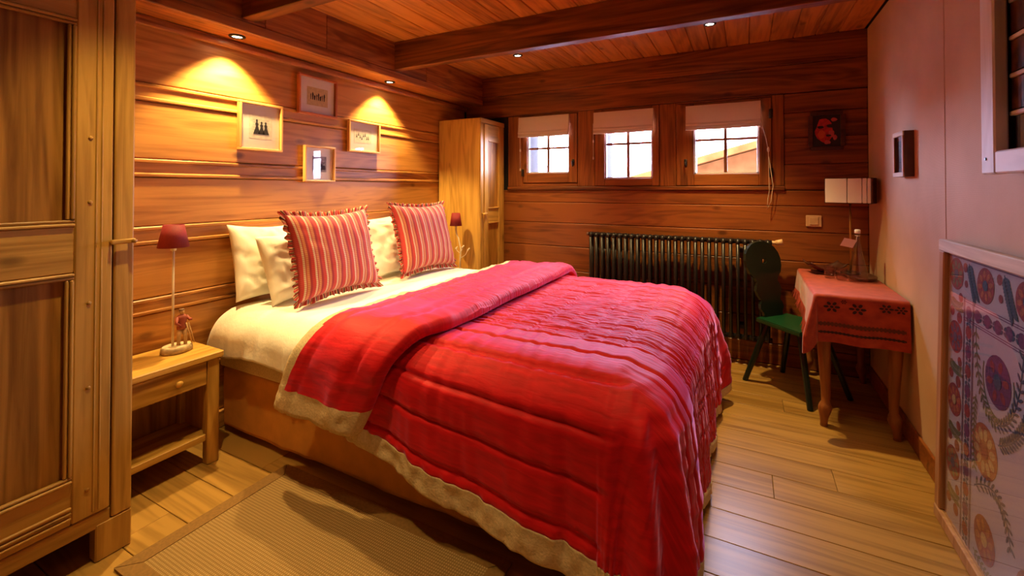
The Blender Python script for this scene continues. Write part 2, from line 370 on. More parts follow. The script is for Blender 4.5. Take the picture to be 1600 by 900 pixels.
for (x, y, l, p) in ((-1.72, 3.40, 'ceiling spot between beam and window wall, above the pillows end of the bed', 85),
                     (-.215, 3.36, 'bright ceiling spot between beam and window wall, above the green chair', 125),
                     (-1.72, 2.00, 'ceiling spot between the two beams, above the head half of the bed', 78),
                     (-.215, 2.00, 'ceiling spot between the two beams, above the foot of the bed', 28),
                     (-1.62, .80, 'ceiling spot in front of the large wardrobe', 56),
                     (-.215, .80, 'ceiling spot above the open floor by the near wall', 25)):
    downlight(x, y, ZC, l, p, 84, .9)

# ------------------------------------------------------------------ structure: shell
fl = box('floor', 'black_cloth', None, XL-.3, XR+.3, YN-.3, YB+.3, -.12, -.016, 0); tag(fl, 'pale oak floor of wide boards', None, None, 'structure')
yv = 1.01 - .18*13; rows = 0
while yv < YB:
    y0, y1 = max(yv, YN), min(yv + .18, YB)
    if y1 - y0 > .02:
        cuts = [XL] + sorted(random.uniform(XL + .4, XR - .3) for _ in range(2)) + [XR]
        cuts = [c for i, c in enumerate(cuts) if i in (0, len(cuts)-1) or c - cuts[i-1] > .5]
        for a, b in zip(cuts, cuts[1:]):
            box('floor_board', 'floor_x', fl, a+.0008, b-.0008, y0+.0015, y1-.0015, -.018, random.uniform(-.0006, 0), .0015)
    yv += .18
ce = box('ceiling', 'black_cloth', None, XL-.3, XR+.3, YN-.3, YB+.3, ZC+.02, ZC+.12, 0); tag(ce, 'wooden board ceiling', None, None, 'structure')
xv = SOF_X - .03
while xv < XR:
    x1 = min(xv + random.choice((.125, .14, .155)), XR)
    if x1 - xv > .02: box('ceiling_board', 'ceil_y', ce, xv+.0015, x1-.0015, YN, YB, ZC, ZC+.025, .004)
    xv = x1
# beams (each with a chamfer line)
for yb, w_, n_ in ((2.655, .068, 'the bed'), (1.465, .08, 'the pillows'), (.25, .08, 'the wardrobe')):
    b_ = box('ceiling_beam', 'beam_x', None, SOF_X, XR, yb, yb + w_, 2.272, ZC, .003)
    tag(b_, {'the bed': 'wooden ceiling beam crossing above the middle of the bed', 'the pillows': 'wooden ceiling beam crossing above the near edge of the bed', 'the wardrobe': 'wooden ceiling beam beside the large wardrobe'}[n_], None, None, 'structure')
# soffit along the head wall
so = thing('soffit', 'boxed timber soffit along the head wall', None, (0, 0, 0), kind='structure')
cuts = [YN, .35, 1.60, 2.02, 3.05, YB]
for a, b in zip(cuts, cuts[1:]): box('fascia_board', 'soffit_y', so, SOF_X-.022, SOF_X, a+.001, b-.001, SOF_Z+.055, ZC, .003)
box('fascia_lip', 'soffit_y', so, SOF_X-.022, SOF_X+.004, YN, YB, SOF_Z, SOF_Z+.053, .004)
box('soffit_board', 'soffit_y', so, XL, SOF_X-.022, YN, YB, SOF_Z, SOF_Z+.022, .002)
box('cove_moulding', 'soffit_y', so, XL, XL+.035, YN, YB, SOF_Z-.05, SOF_Z, .015, 2)
# head wall (left)
wl = box('wall_left', 'black_cloth', None, XL-.2, XL-.028, YN-.3, YB+.3, -.1, ZC+.1, 0); tag(wl, 'honey coloured wood panelled wall behind the bed', None, None, 'structure')
zz = [(SOF_Z, 1.875), (1.785, 1.497), (1.405, 1.159), (1.067, .80), (.72, .45), (.37, .10)]
for z1, z0 in zz:
    box('plank', 'wall_y', wl, XL-.028, XL-.004, YN, YB, z0+.002, z1-.002, .006, 2)
for (z1, _), (_, z0) in zip(zz[1:], zz[:-1]):
    # narrow moulded boards between the wide planks
    bm = bmesh.new(); h = z0 - z1
    pr = [(-.028, z1+.001), (-.002, z1+.001), (.004, z1+.006), (.004, z1+.016), (-.006, z1+.022), (-.006, z0-.022), (.004, z0-.016), (.004, z0-.006), (-.002, z0-.001), (-.028, z0-.001)]
    prism(bm, pr, lambda p, t: (XL + p[0], YN if t == 0 else YB, p[1]))
    obj('moulded_board', bm, 'wall_y', wl)
bb = box('baseboard_left', 'wall_y', None, XL-.02, XL+.01, YN, YB, 0, .098, .006); tag(bb, 'wooden skirting along the head wall', None, None, 'structure')
# right wall : two papered panels
wr = box('wall_right', 'black_cloth', None, XR+.012, XR+.2, YN-.3, YB+.3, -.1, ZC+.1, 0); tag(wr, 'woven papered wall beside the desk', None, None, 'structure')
for a, b in ((YN, 1.40), (1.40, 2.597), (2.603, YB)): box('wall_panel', 'wallpaper', wr, XR, XR+.014, a+.0005, b-.0005, 0, ZC, .002)
bb = box('baseboard_right', 'wall_x', None, XR-.014, XR, YN, YB-.03, 0, .11, .005); tag(bb, 'dark skirting along the papered wall', None, None, 'structure')
# near wall (behind the camera)
wn = box('wall_near', 'black_cloth', None, XL-.3, XR+.3, YN-.15, YN-.022, -.1, ZC+.1, 0); tag(wn, 'panelled wall behind the viewer', None, None, 'structure')
for k in range(10): box('plank', 'wall_x', wn, XL, XR, YN-.022, YN, .2485*k+.001, .2485*(k+1)-.001, .005)
# back wall with three window openings
GL = [(-1.905, -1.475, 1.495), (-1.130, -.715, 1.437), (-.378, .090, 1.466)]     # glass x0,x1,sill
GT = 1.985
wb = thing('wall_back', 'reddish wood panelled wall with three small windows', None, (0, 0, 0), kind='structure')
def shell(x0, x1, z0, z1): box('masonry', 'black_cloth', wb, x0, x1, YB+.024, YB+.26, z0, z1, 0)
shell(XL-.3, XR+.3, -.1, 1.40); shell(XL-.3, XR+.3, GT, ZC+.1)
px = XL-.3
for (a, b, s) in GL:
    shell(px, a, 1.40, GT); shell(a, b, 1.40, s-.02); px = b
shell(px, XR+.3, 1.40, GT)
zb = [0, .16, .36, .575, .80, 1.02, 1.215, 1.333]
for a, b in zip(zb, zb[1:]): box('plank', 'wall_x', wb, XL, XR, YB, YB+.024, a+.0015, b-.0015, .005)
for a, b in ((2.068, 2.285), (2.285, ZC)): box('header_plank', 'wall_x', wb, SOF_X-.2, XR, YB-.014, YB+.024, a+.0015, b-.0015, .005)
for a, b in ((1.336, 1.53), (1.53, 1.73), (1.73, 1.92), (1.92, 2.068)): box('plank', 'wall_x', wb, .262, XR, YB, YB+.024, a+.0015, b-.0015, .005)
box('ledge_moulding', 'wall_x', wb, -2.12, .262, YB-.018, YB+.024, 1.333, 1.366, .006, 2)
LEAF = [(-1.955, -1.388, 1.400, 2.052), (-1.222, -.655, 1.368, 2.066), (-.518, .178, 1.370, 2.052)]
posts = [(-2.12, LEAF[0][0]), (LEAF[0][1], LEAF[1][0]), (LEAF[1][1], LEAF[2][0]), (LEAF[2][1], .260)]
for a, b in posts: box('window_post', 'case_z', wb, a+.001, b-.001, YB-.004, YB+.024, 1.367, 2.067, .004)
for (x0, x1, z0, z1) in LEAF:
    if z0 > 1.375: box('window_rail', 'wall_x', wb, x0, x1, YB-.004, YB+.024, 1.367, z0-.002, .003)
    if z1 < 2.06: box('window_rail', 'wall_x', wb, x0, x1, YB-.004, YB+.024, z1+.002, 2.067, .003)
cols = ['left', 'middle', 'right']
for i, ((x0, x1, z0, z1), (g0, g1, gs)) in enumerate(zip(LEAF, GL)):
    t = thing('window_%d' % (i+1), ['small four-pane window beside the small wardrobe', 'small four-pane window above the radiator end', 'wider four-pane window nearest the red portrait'][i], None, (0, 0, 0), kind='structure')
    yf0, yf1 = YB-.012, YB+.03
    box('stile', 'case_z', t, x0+.002, g0, yf0, yf1, z0+.002, z1-.002, .004); box('stile', 'case_z', t, g1, x1-.002, yf0, yf1, z0+.002, z1-.002, .004)
    box('rail', 'wall_x', t, g0, g1, yf0, yf1, z0+.002, gs, .004); box('rail', 'wall_x', t, g0, g1, yf0, yf1, GT, z1-.002, .004)
    bm = bmesh.new(); bt = .011
    bx(bm, g0, g0+bt, yf0+.022, yf1+.012, gs, GT); bx(bm, g1-bt, g1, yf0+.022, yf1+.012, gs, GT); bx(bm, g0, g1, yf0+.022, yf1+.012, gs, gs+bt); bx(bm, g0, g1, yf0+.022, yf1+.012, GT-bt, GT)
    obj('glazing_bead', bm, 'bead', t)
    xm = (g0+g1)/2; zm = [1.735, 1.745, 1.745][i]
    box('muntin', 'case_z', t, xm-.012, xm+.012, yf0+.02, yf1+.006, gs+bt, GT-bt, .003)
    box('muntin', 'case_z', t, g0+bt, g1-bt, yf0+.022, yf1+.004, zm-.010, zm+.010, .003)
    for (a, b) in ((g0+bt, xm-.012), (xm+.012, g1-bt)):
        for (c, d) in ((gs+bt, zm-.010), (zm+.010, GT-bt)):
            box('pane', 'glass', t, a, b, yf0+.036, yf0+.040, c, d, 0)
    if i != 1:
        hx = x1-.03 if i == 2 else x0+.02
        for hz in (z0+.10, z1-.13):
            bm = bmesh.new(); lathe(bm, [(.012, hz-.035), (.014, hz-.03), (.014, hz+.03), (.012, hz+.035)], x1-.006 if i == 2 else x0+.006, yf0-.008, 10); obj('hinge', bm, 'dark_metal', t, True)
        hx = x0+.075 if i == 2 else x1-.04
        bm = bmesh.new(); bx(bm, hx-.012, hx+.012, yf0-.006, yf0, z0+.16, z0+.22, .002); tube(bm, [(hx, yf0-.004, z0+.195), (hx, yf0-.03, z0+.195), (hx+.006, yf0-.032, z0+.15)], .006, 8); obj('handle', bm, 'dark_metal', t, True)
    pl = bpy.data.lights.new('window_portal', 'AREA'); pl.shape = 'RECTANGLE'; pl.size = g1-g0; pl.size_y = GT-gs; pl.cycles.is_portal = True
    po = bpy.data.objects.new('window_portal', pl); COL.objects.link(po); po.parent = t; po.location = (xm, YB+.1, (gs+GT)/2); po.rotation_euler = (-PI/2, 0, 0)
# outside: snow, neighbouring chalet
gr = box('snow_ground', 'snow', None, -60, 60, YB+2, 90, -3.2, -3.0, 0); tag(gr, 'snowy ground outside the windows', None, None, 'structure')
def chalet(name, label, x, y, wd, dp, eave, ridge, rz):
    t = thing(name, label, 'building', (x, y, -3.0), rz, 'chalets across the way')
    pr = [(-wd/2, 0), (wd/2, 0), (wd/2, eave), (0, ridge), (-wd/2, eave)]
    obj('house_wall', prism(bmesh.new(), pr, lambda p, k: (p[0], k*dp, p[1])), 'housewall', t)
    for s in (-1, 1):
        pr = [(0, ridge+.02), (s*(wd/2+.9), eave-(ridge-eave)*.9/(wd/2)+.02), (s*(wd/2+.9), eave-(ridge-eave)*.9/(wd/2)+.22), (0, ridge+.22)]
        obj('roof_slope', prism(bmesh.new(), pr, lambda p, k: (p[0], -1.0 + k*(dp+2), p[1])), 'roof', t)
        pr2 = [(p[0], p[1]+.2) for p in pr]
        obj('snow_cover', prism(bmesh.new(), pr2, lambda p, k: (p[0], -.8 + k*(dp+1.6), p[1])), 'snow', t)
    for sx in (-.25, .25):
        f = box('window', 'bead', t, sx*wd-.5, sx*wd+.5, -.05, .02, eave-1.6, eave-.4, 0)
chalet('neighbour_chalet', 'timber chalet with shallow roof seen through the widest window', .5, 15.0, 7.0, 8, 4.55, 5.55, .15)
chalet('neighbour_chalet', 'low timber chalet roof seen through the middle window', -13.5, 26.0, 9.0, 9, 4.6, 5.6, -.1)

# ------------------------------------------------------------------ large wardrobe
def wardrobe():
    WX, Y1, Y0, ZT = -2.08, .855, -.40, 2.185
    t = thing('large_wardrobe', 'tall fir wardrobe with moulded panel doors beside the nightstand', 'wardrobe', (-2.36, .23, 0))
    o = Vector((-2.36, .23, 0))
    def b_(name, mat, x0, x1, y0, y1, z0, z1, bev=.004, par=t, seg=1): return box(name, mat, par, x0-o.x, x1-o.x, y0-o.y, y1-o.y, z0, z1, bev, seg)
    b_('side_panel', 'fir_z', XL+.012, WX-.02, Y1-.022, Y1, .02, ZT); b_('side_panel', 'fir_z', XL+.012, WX-.02, Y0, Y0+.022, .02, ZT)
    b_('back_panel', 'fir_panel', XL+.012, XL+.024, Y0+.022, Y1-.022, .13, ZT); b_('bottom_panel', 'fir_y', XL+.024, WX-.02, Y0+.022, Y1-.022, .135, .155)
    b_('top_panel', 'fir_y', XL+.012, WX+.01, Y0-.01, Y1+.004, ZT, ZT+.014)
    b_('corner_post', 'fir_z', WX-.05, WX, .748, Y1, 0, .135); b_('corner_post', 'fir_z', WX-.05, WX, Y0, Y0+.11, 0, .135)
    b_('corner_post', 'fir_z', WX-.03, WX, .793, Y1, .136, ZT, .006, seg=2); b_('corner_post', 'fir_z', WX-.03, WX, Y0, Y0+.06, .136, ZT, .006)
    b_('plinth_rail', 'fir_y', WX-.03, WX-.002, Y0+.062, .791, .12, .178); b_('head_rail', 'fir_y', WX-.03, WX-.002, Y0+.062, .791, ZT-.07, ZT)
    for (d0, d1, hs) in ((.225, .790, 1), (-.338, .221, 0)):
        dz0, dz1 = .181, ZT-.073
        d = b_('door', 'fir_panel', WX-.028, WX-.014, d0+.06, d1-.06, dz0+.06, dz1-.06, 0)
        x0, x1 = WX-.028, WX+.002
        i0, i1 = d0+.108, d1-.108
        def c_(n, m, *a, **k): return b_(n, m, *a, par=d, **k)
        c_('door_stile', 'fir_z', x0, x1, i1, d1-.003, dz0, dz1, .004); c_('door_stile', 'fir_z', x0, x1, d0+.003, i0, dz0, dz1, .004)
        # rails: bottom, middle, top
        rails = [(dz0, .325), (1.055, 1.215), (1.945, dz1)]
        for a, b in rails: c_('door_rail', 'fir_y', x0, x1-.003, i0, i1, a, b, .003)
        # reeded mouldings along rails and stiles
        for a, b in rails[:]:
            for zc, s in ((a, -1), (b, 1)):
                if (a, b) == rails[0] and s < 0: continue
                if (a, b) == rails[2] and s > 0: continue
                for q in range(2): c_('moulding', 'fir_y', x1-.012, x1+.007-.004*q, i0+.001, i1-.001, zc + s*(.002+.012*q), zc + s*(.012+.012*q), .003)
        for zc in (.20, .218, .236): c_('reed', 'fir_y', x1-.004, x1+.004, i0+.001, i1-.001, zc, zc+.010, .003)
        for (a, b) in ((.35, 1.03), (1.241, 1.92)):
            for q in range(2):
                c_('moulding', 'fir_z', x1-.012, x1+.007-.004*q, i1-.012-.012*q, i1-.002-.012*q, a, b, .003)
                c_('moulding', 'fir_z', x1-.012, x1+.007-.004*q, i0+.002+.012*q, i0+.012+.012*q, a, b, .003)
        for q in (.735, .751) if hs else (d0+.045, d0+.06): c_('bead', 'fir_z', x1-.004, x1+.003, q, q+.007, dz0+.01, dz1-.01, .003)
        if hs:
            for zq in (.28, .64, .94, 1.30, 1.53):
                obj('peg', ellipsoid(bmesh.new(), (x1+.001-o.x, .722-o.y, zq), (.004, .007, .007), 10, 6), 'fir_x', d, True)
        # wooden turn latch
            bm = bmesh.new(); bx(bm, x1+.012-o.x, x1+.026-o.x, .775-o.y, .850-o.y, 1.143, 1.160, .004, 2); obj('latch', bm, 'fir_y', d)
            for yq, ln in ((.842, .036), (.785, .020)): obj('latch_pin', tube(bmesh.new(), [(WX-.004-o.x, yq-o.y, 1.151), (x1+ln-o.x, yq-o.y, 1.151)], .008, 10), 'fir_x', d, True)
wardrobe()
# ------------------------------------------------------------------ small wardrobe in the corner
def small_wardrobe():
    o = Vector((-2.39, 3.73, 0)); X0, X1, Y0, Y1, ZT = XL+.012, -2.165, 3.505, 3.955, 2.0
    t = thing('small_wardrobe', 'narrow pale fir wardrobe standing in the corner by the windows', 'wardrobe', o)
    def b_(name, mat, x0, x1, y0, y1, z0, z1, bev=.004, par=t): return box(name, mat, par, x0-o.x, x1-o.x, y0-o.y, y1-o.y, z0, z1, bev)
    b_('side_panel', 'fir_z', X0, X1, Y0, Y0+.02, 0, ZT); b_('side_panel', 'fir_z', X0, X1, Y1-.02, Y1, 0, ZT); b_('back_panel', 'fir_panel', X0, X0+.012, Y0+.021, Y1-.021, .05, ZT-.022)
    b_('top_panel', 'fir_x', X0, X1, Y0+.021, Y1-.021, ZT-.02, ZT); b_('bottom_panel', 'fir_x', X0+.013, X1, Y0+.021, Y1-.021, .05, .07)
    b_('cornice', 'fir_y', X1, X1+.012, Y0-.002, Y1+.004, ZT-.045, ZT, .004)
    b_('frame_stile', 'fir_z', X1, X1+.010, Y0, Y0+.055, 0, ZT-.046); b_('frame_stile', 'fir_z', X1, X1+.010, Y1-.05, Y1, 0, ZT-.046)
    d = b_('door', 'fir_panel', X1-.016, X1+.004, Y0+.1, Y1-.1, .12, ZT-.1, 0)
    x0, x1 = X1-.016, X1+.020
    b_('door_stile', 'fir_z', x0, x1, Y0+.057, Y0+.128, .08, ZT-.05, .004, d); b_('door_stile', 'fir_z', x0, x1, Y1-.122, Y1-.052, .08, ZT-.05, .004, d)
    for a, b in ((.08, .19), (1.02, 1.16), (1.80, ZT-.05)): b_('door_rail', 'fir_y', x0, x1-.004, Y0+.128, Y1-.122, a, b, .004, d)
    for a in (1.155, 1.017, 1.79): b_('moulding', 'fir_y', x0, x1+.004, Y0+.128, Y1-.122, a, a+.012, .003, d)
    b_('latch', 'fir_y', x1+.006, x1+.018, Y0+.02, Y0+.09, 1.105, 1.122, .004, d)
    bm = bmesh.new(); tube(bm, [(X1+.008-o.x, Y0+.03-o.y, 1.113), (x1+.03-o.x, Y0+.03-o.y, 1.113)], .008, 10); obj('latch_pin', bm, 'fir_x', d, True)
small_wardrobe()
# ------------------------------------------------------------------ nightstands
def nightstand(label, y0, y1, ztop):
    X0, X1 = XL+.012, -2.33; o = Vector(((X0+X1)/2, (y0+y1)/2, 0))
    t = thing('nightstand', label, 'nightstand', o, 0, 'pine nightstands')
    def b_(name, mat, a, b, c, d, e, f, bev=.003, par=t): return box(name, mat, par, a-o.x, b-o.x, c-o.y, d-o.y, e, f, bev)
    zt = ztop-.032
    b_('table_top', 'fir_y', X0, X1+.012, y0, y1, zt, ztop, .005)
    for (a, b) in ((X0+.004, X0+.049), (X1-.048, X1-.002)):
        for (c, d) in ((y0+.012, y0+.066), (y1-.068, y1-.014)): b_('leg', 'fir_z', a, b, c, d, 0, zt-.001, .004)
    b_('side_rail', 'fir_x', X0+.05, X1-.049, y1-.055, y1-.03, zt-.12, zt-.001); b_('side_rail', 'fir_x', X0+.05, X1-.049, y0+.03, y0+.055, zt-.12, zt-.001)
    b_('back_rail', 'fir_y', X0+.004, X0+.02, y0+.067, y1-.069, zt-.12, zt-.001)
    d = b_('drawer', 'fir_y', X1-.022, X1-.006, y0+.068, y1-.071, zt-.118, zt-.004, .004)
    bm = bmesh.new(); lathe(bm, [(.006, 0), (.007, .012), (.014, .017), (.016, .024), (.012, .031), (.004, .033)], 0, 0, 14)
    bmesh.ops.rotate(bm, verts=bm.verts, matrix=Matrix.Rotation(PI/2, 3, 'Y')); bmesh.ops.translate(bm, verts=bm.verts, vec=(X1-.006-o.x, .03, zt-.062))
    obj('knob', bm, 'fir_x', d, True)
    b_('back_panel', 'fir_panel', X0+.006, X0+.014, y0+.067, y1-.069, .10, zt-.121)
    for (c, d) in ((y0+.034, y0+.044), (y1-.046, y1-.036)): b_('side_panel', 'fir_panel', X0+.05, X1-.049, c, d, .10, zt-.121)
    b_('shelf', 'fir_y', X0+.02, X1-.035, y0+.045, y1-.047, .125, .142); b_('shelf_rail', 'fir_y', X1-.034, X1-.012, y0+.067, y1-.069, .118, .150)
nightstand('pine nightstand with one drawer beside the large wardrobe', .865, 1.330, .542)
nightstand('pine nightstand tucked between bed and small wardrobe', 3.235, 3.490, .60)

# ------------------------------------------------------------------ bed
BX0, BX1, BY0, BY1 = XL+.03, -.30, 1.475, 3.10
def bed():
    o = Vector((-1.4, 2.29, 0)); t = thing('bed', 'upholstered divan bed with ochre cloth base', 'bed', o)
    # cloth covered base with soft vertical undulation
    bm = bmesh.new(); rows = []
    per = []
    def edge(p, q, n):
        for i in range(n): per.append((p[0]+(q[0]-p[0])*i/n, p[1]+(q[1]-p[1])*i/n))
    r_ = .05
    cs = [(BX1-r_, BY0+r_, -PI/2), (BX1-r_, BY1-r_, 0), (BX0+r_, BY1-r_, PI/2), (BX0+r_, BY0+r_, PI)]
    for k, (cx, cy, a0) in enumerate(cs):
        for i in range(7): per.append((cx + r_*math.cos(a0+PI/2*i/6), cy + r_*math.sin(a0+PI/2*i/6)))
        nx = cs[(k+1) % 4]; p = per[-1]; q = (nx[0] + r_*math.cos(nx[2]), nx[1] + r_*math.sin(nx[2]))
        for i in range(1, 40): per.append((p[0]+(q[0]-p[0])*i/40, p[1]+(q[1]-p[1])*i/40))
    for z in (.045, .06, .12, .2, .28, .345, .36):
        row = []
        for (x, y) in per:
            f = .006*nz(x*5, y*5, z*2) + (.010*nz(x*9, y*9, 3) if z < .15 else 0) - (.012 if z in (.36,) else 0)
            d = Vector((x-o.x, y-o.y)); n_ = Vector((1 if x > BX1-.03 else (-1 if x < BX0+.03 else 0), 1 if y > BY1-.03 else (-1 if y < BY0+.03 else 0)))
            row.append((x-o.x+n_.x*f, y-o.y+n_.y*f, z + (.012*nz(x*6, y*6, 9) if z < .05 else 0)))
        rows.append(row)
    V, _ = grid(bm, rows, closed=True); bm.faces.new(V[0][::-1]); bm.faces.new(V[-1])
    obj('base', bm, 'skirt_cloth', t, True)
    bm = bmesh.new(); bx(bm, BX0-o.x, BX1-o.x, BY0-.004-o.y, BY1-o.y, .361, .44, .012, 2); obj('valance', bm, 'linen', t)
    bm = bmesh.new(); bx(bm, BX0-o.x, BX1-.02-o.x, BY0+.02-o.y, BY1-.02-o.y, .44, .635, .05, 3); obj('mattress', bm, 'white_cotton', t, True)
    for x in (BX0+.1, BX1-.15):
        for y in (BY0+.12, BY1-.12):
            bm = bmesh.new(); lathe(bm, [(.025, 0), (.03, .06)], x-o.x, y-o.y, 12); obj('leg', bm, 'dark_metal', t, True)
bed()
def drape(a, b, R, ztop, rho, ext, length, flare):
    """cloth point (a,b) on top rectangle R draped over its edges; rho=(out,down) rounding, ext=cloth overhang, length(cx,cy,d)=real hang"""
    x0, x1, y0, y1 = R
    ex = a-x1 if a > x1 else (a-x0 if a < x0 else 0.0); ey = b-y1 if b > y1 else (b-y0 if b < y0 else 0.0)
    cx, cy = min(max(a, x0), x1), min(max(b, y0), y1)
    ax, ay = abs(ex)/ext[0], abs(ey)/ext[1]
    if ax == 0 and ay == 0: return Vector((a, b, ztop)), Vector((0, 0, 1)), 0.0, 0.0, Vector((0, 0, 0)), 0
    if ax and ay:
        if ax >= ay: r = ax; th = PI/4*(ay/ax)
        else: r = ay; th = PI/2 - PI/4*(ax/ay)
        d = Vector((math.copysign(math.cos(th), ex), math.copysign(math.sin(th), ey), 0))
    elif ax: r = ax; d = Vector((math.copysign(1, ex), 0, 0))
    else: r = ay; d = Vector((0, math.copysign(1, ey), 0))
    r *= length(cx, cy, d)
    rx, rz_ = rho; m = (rx+rz_)/2; q = m*PI/2
    if r < q: ph = r/m; out = rx*math.sin(ph); drop = rz_*(1-math.cos(ph))
    else: ph = PI/2; out = rx + flare*(r-q); drop = rz_ + (r-q)
    n = d*math.sin(ph) + Vector((0, 0, math.cos(ph)))
    return Vector((cx, cy, ztop-drop)) + d*out, n, r, cx + cy, d, ph
# white duvet
def duvet():
    R = (-9, 9, 1.555, 3.05); rows = []
    xs = lin(BX0+.005, -1.25, 110); ys = lin(1.555-.40, 3.05+.40, 150)
    for a in xs:
        row = []
        edge = min(1, (a-BX0)/.10)
        for b in ys:
            sc_ = 1.0 + .08*nz(a*3, 0, 5)
            p, n, r, s, d, ph = drape(a, b, R, .695, (.155, .15), (.4, .4), lambda *k: sc_*.315, .04)
            hang = min(1, r/.3)
            wr = .012*nz(a*4, b*2.5, 1)*(1-hang) + hang*(.007*nz(a*26, b*4, 2) + .012*nz(a*9, b*5, 3))
            p = p + n*wr; p.z -= .03*min(1, max(0, (a+1.66)/.15)); p.z -= (1-math.sqrt(max(0, 1-(1-edge)**2)))*.09
            row.append(p)
        rows.append(row)
    bm = bmesh.new(); V, _ = grid(bm, rows)
    o = obj('duvet', bm, 'white_cotton', None, True)
    md = o.modifiers.new('thick', 'SOLIDIFY'); md.thickness = .02; md.offset = -1
    tag(o, 'white duvet spread over the head half of the bed', 'duvet')
duvet()
# quilt
def quilt():
    t = thing('quilt', 'red velvet quilt with linen hem folded back on the bed', 'quilt', (0, 0, 0))
    R = (-9, -.415, 1.585, 2.98); ZT = .715
    A0, A1, B0, B1 = -1.56, -.415+.80, 1.585-.60, 2.98+.60
    na, nb = 200, 400
    xs, ys = lin(A0, A1, na), lin(B0, B1, nb)
    def scale(cx, cy, d):
        # real hang: the near hem rises towards the head, the foot nearly reaches the floor
        near = .545 + .25*min(.45, max(-.1, cx+1.45)) + .16*max(0, cx+1.0)
        wx = max(0, d.x)**2
        return (near if d.y < 0 else .60)*(1-wx) + .815*wx
    def disp(a, b, r):
        inner = 1 if (1.78 < b < 2.84 and a < .34) else 0
        e = min(abs(b-1.78), abs(b-2.84))
        if inner:
            wob = .012*nz(a*5, b*7, 4)
            q = abs(math.sin(PI*(b+wob)/.037)); q2 = abs(math.sin(PI*(a+.01*nz(a*3, b*9))/.105))
            amp = .0105*(.55+.45*nz(a*7, b*9, 8)+.2)
            g = min(abs(((a+.105) % .21)-.105-.016), abs(((a+.105) % .21)-.105+.016)); g2 = min(abs(((b-1.78) % .177)-.0885-.013), abs(((b-1.78) % .177)-.0885+.013))
            seam = .006*math.exp(-(g/.005)**2) + .005*math.exp(-(g2/.005)**2)
            return amp*math.sqrt(q)*(.45+.55*min(1, q2*3)) + .005*nz(a*14, b*28, 2) - seam + .006
        per = .135 if b < 1.78 else .11
        q = abs(math.sin(PI*(b-1.78)/per))
        cf = 1 - min(1, max(0, a+.415)/.12)*(1 if (b < 1.585 or b > 2.98) else 0)
        return .016*(min(1, q*2.6)**.6*cf + .7*(1-cf)) + .007*nz(a*24, b*4, 6) + .004*nz(a*9, b*3, 2)
    rows, uvs = [], []
    for a in xs:
        row, uv = [], []
        for b in ys:
            p, n, r, s, d, ph = drape(a, b, R, ZT, (.215, .17), (.80, .60), scale, .02)
            hang = min(1, max(0, r-.12)/.45)
            k = 0
            if hang > 0:
                if d.x > .02 and abs(d.y) > .02:      # corners: deep folds
                    th = math.atan2(abs(d.y), d.x)
                    k = hang*(.075*math.sin(th*2)*(1 if d.y < 0 else 1.75) + .034*math.sin(th*2)*math.sin(th*13 + 1.0))
                elif d.x > .5: k = hang*(.016*math.sin(b*15+1) + .012*nz(b*7, 1, 3) + .02)
                else: k = hang*(.010*math.sin(a*16) + .012*nz(a*6, 2, 3))
            p = p + n*disp(a, b, r) + d*k
            if b < 1.10: p += n*.008*nz(a*28, b*22, 4) + Vector((0, 0, .006*nz(a*20, 3, 1)))
            p.z = max(p.z, .022)
            row.append(p); uv.append((a, b))
        rows.append(row); uvs.append(uv)
    # near/far/foot hem border in linen: split faces by grid index
    nj = 13
    bmv, bml = bmesh.new(), bmesh.new()
    def sub(bm, sel):
        uvl = bm.loops.layers.uv.verify(); cache = {}
        def V(i, j):
            if (i, j) not in cache: cache[(i, j)] = bm.verts.new(rows[i][j])
            return cache[(i, j)]
        for i in range(na-1):
            for j in range(nb-1):
                if sel(i, j):
                    idx = ((i, j), (i+1, j), (i+1, j+1), (i, j+1)); f = bm.faces.new([V(*q) for q in idx])
                    for l, (c, d) in zip(f.loops, idx): l[uvl].uv = uvs[c][d]
    isb = lambda i, j: j < nj or j >= nb-1-10 or i >= na-1-5
    sub(bmv, lambda i, j: not isb(i, j)); sub(bml, isb)
    for n_, bm, m_ in (('velvet_cover', bmv, 'velvet'), ('linen_hem', bml, 'linen')):
        o = obj(n_, bm, m_, t, True); md = o.modifiers.new('thick', 'SOLIDIFY'); md.thickness = .022 if n_ == 'velvet_cover' else .026; md.offset = -1
    # folded-back band : flattened tube swept across the bed
    Rb = (-9, 9, 1.525, 3.045); n_ = 150; ys = lin(1.525-.52, 3.045+.52, n_); m_ = 40
    X0, X1 = -1.665, -1.125
    bmv, bml = bmesh.new(), bmesh.new(); rows, uvs = [], []
    for b in ys:
        row, uv = [], []
        for k in range(m_*2):
            th = 2*PI*k/(m_*2); cx = math.cos(th); sx = math.sin(th)
            u = math.copysign(abs(cx)**.55, cx); v = math.copysign(abs(sx)**.75, sx)
            a = (X0+X1)/2 + u*(X1-X0)/2 + .012*nz(b*3, 0, u)
            a0 = a; fr = max(0, (1.60-b)/.60) if b < 2 else 0; a -= .27*fr**1.15
            th_ = .018 + .022*(u+1)/2
            p, n, r, s, d, ph = drape(a, b, Rb, .758, (.185, .165), (.52, .52), lambda cx, cy, d: .51 if d.y < 0 else .4, .03)
            q1 = abs(math.sin(PI*(a0+1.665)/.135))
            qd = .014*min(1, q1*2.5)**.6 if v > 0 else 0
            hang = min(1, r/.3)
            kk = v*th_ + (qd + .010*nz(a*7, b*8, 3) + .006*nz(a*9, b*26, 3))*(v > 0) + hang*.008*math.sin(a*20) + (.007*nz(a*30, b*20, 6) if b < 1.11 and v > 0 else 0)
            row.append(p + n*kk); uv.append((a0, b))
        rows.append(row); uvs.append(uv)
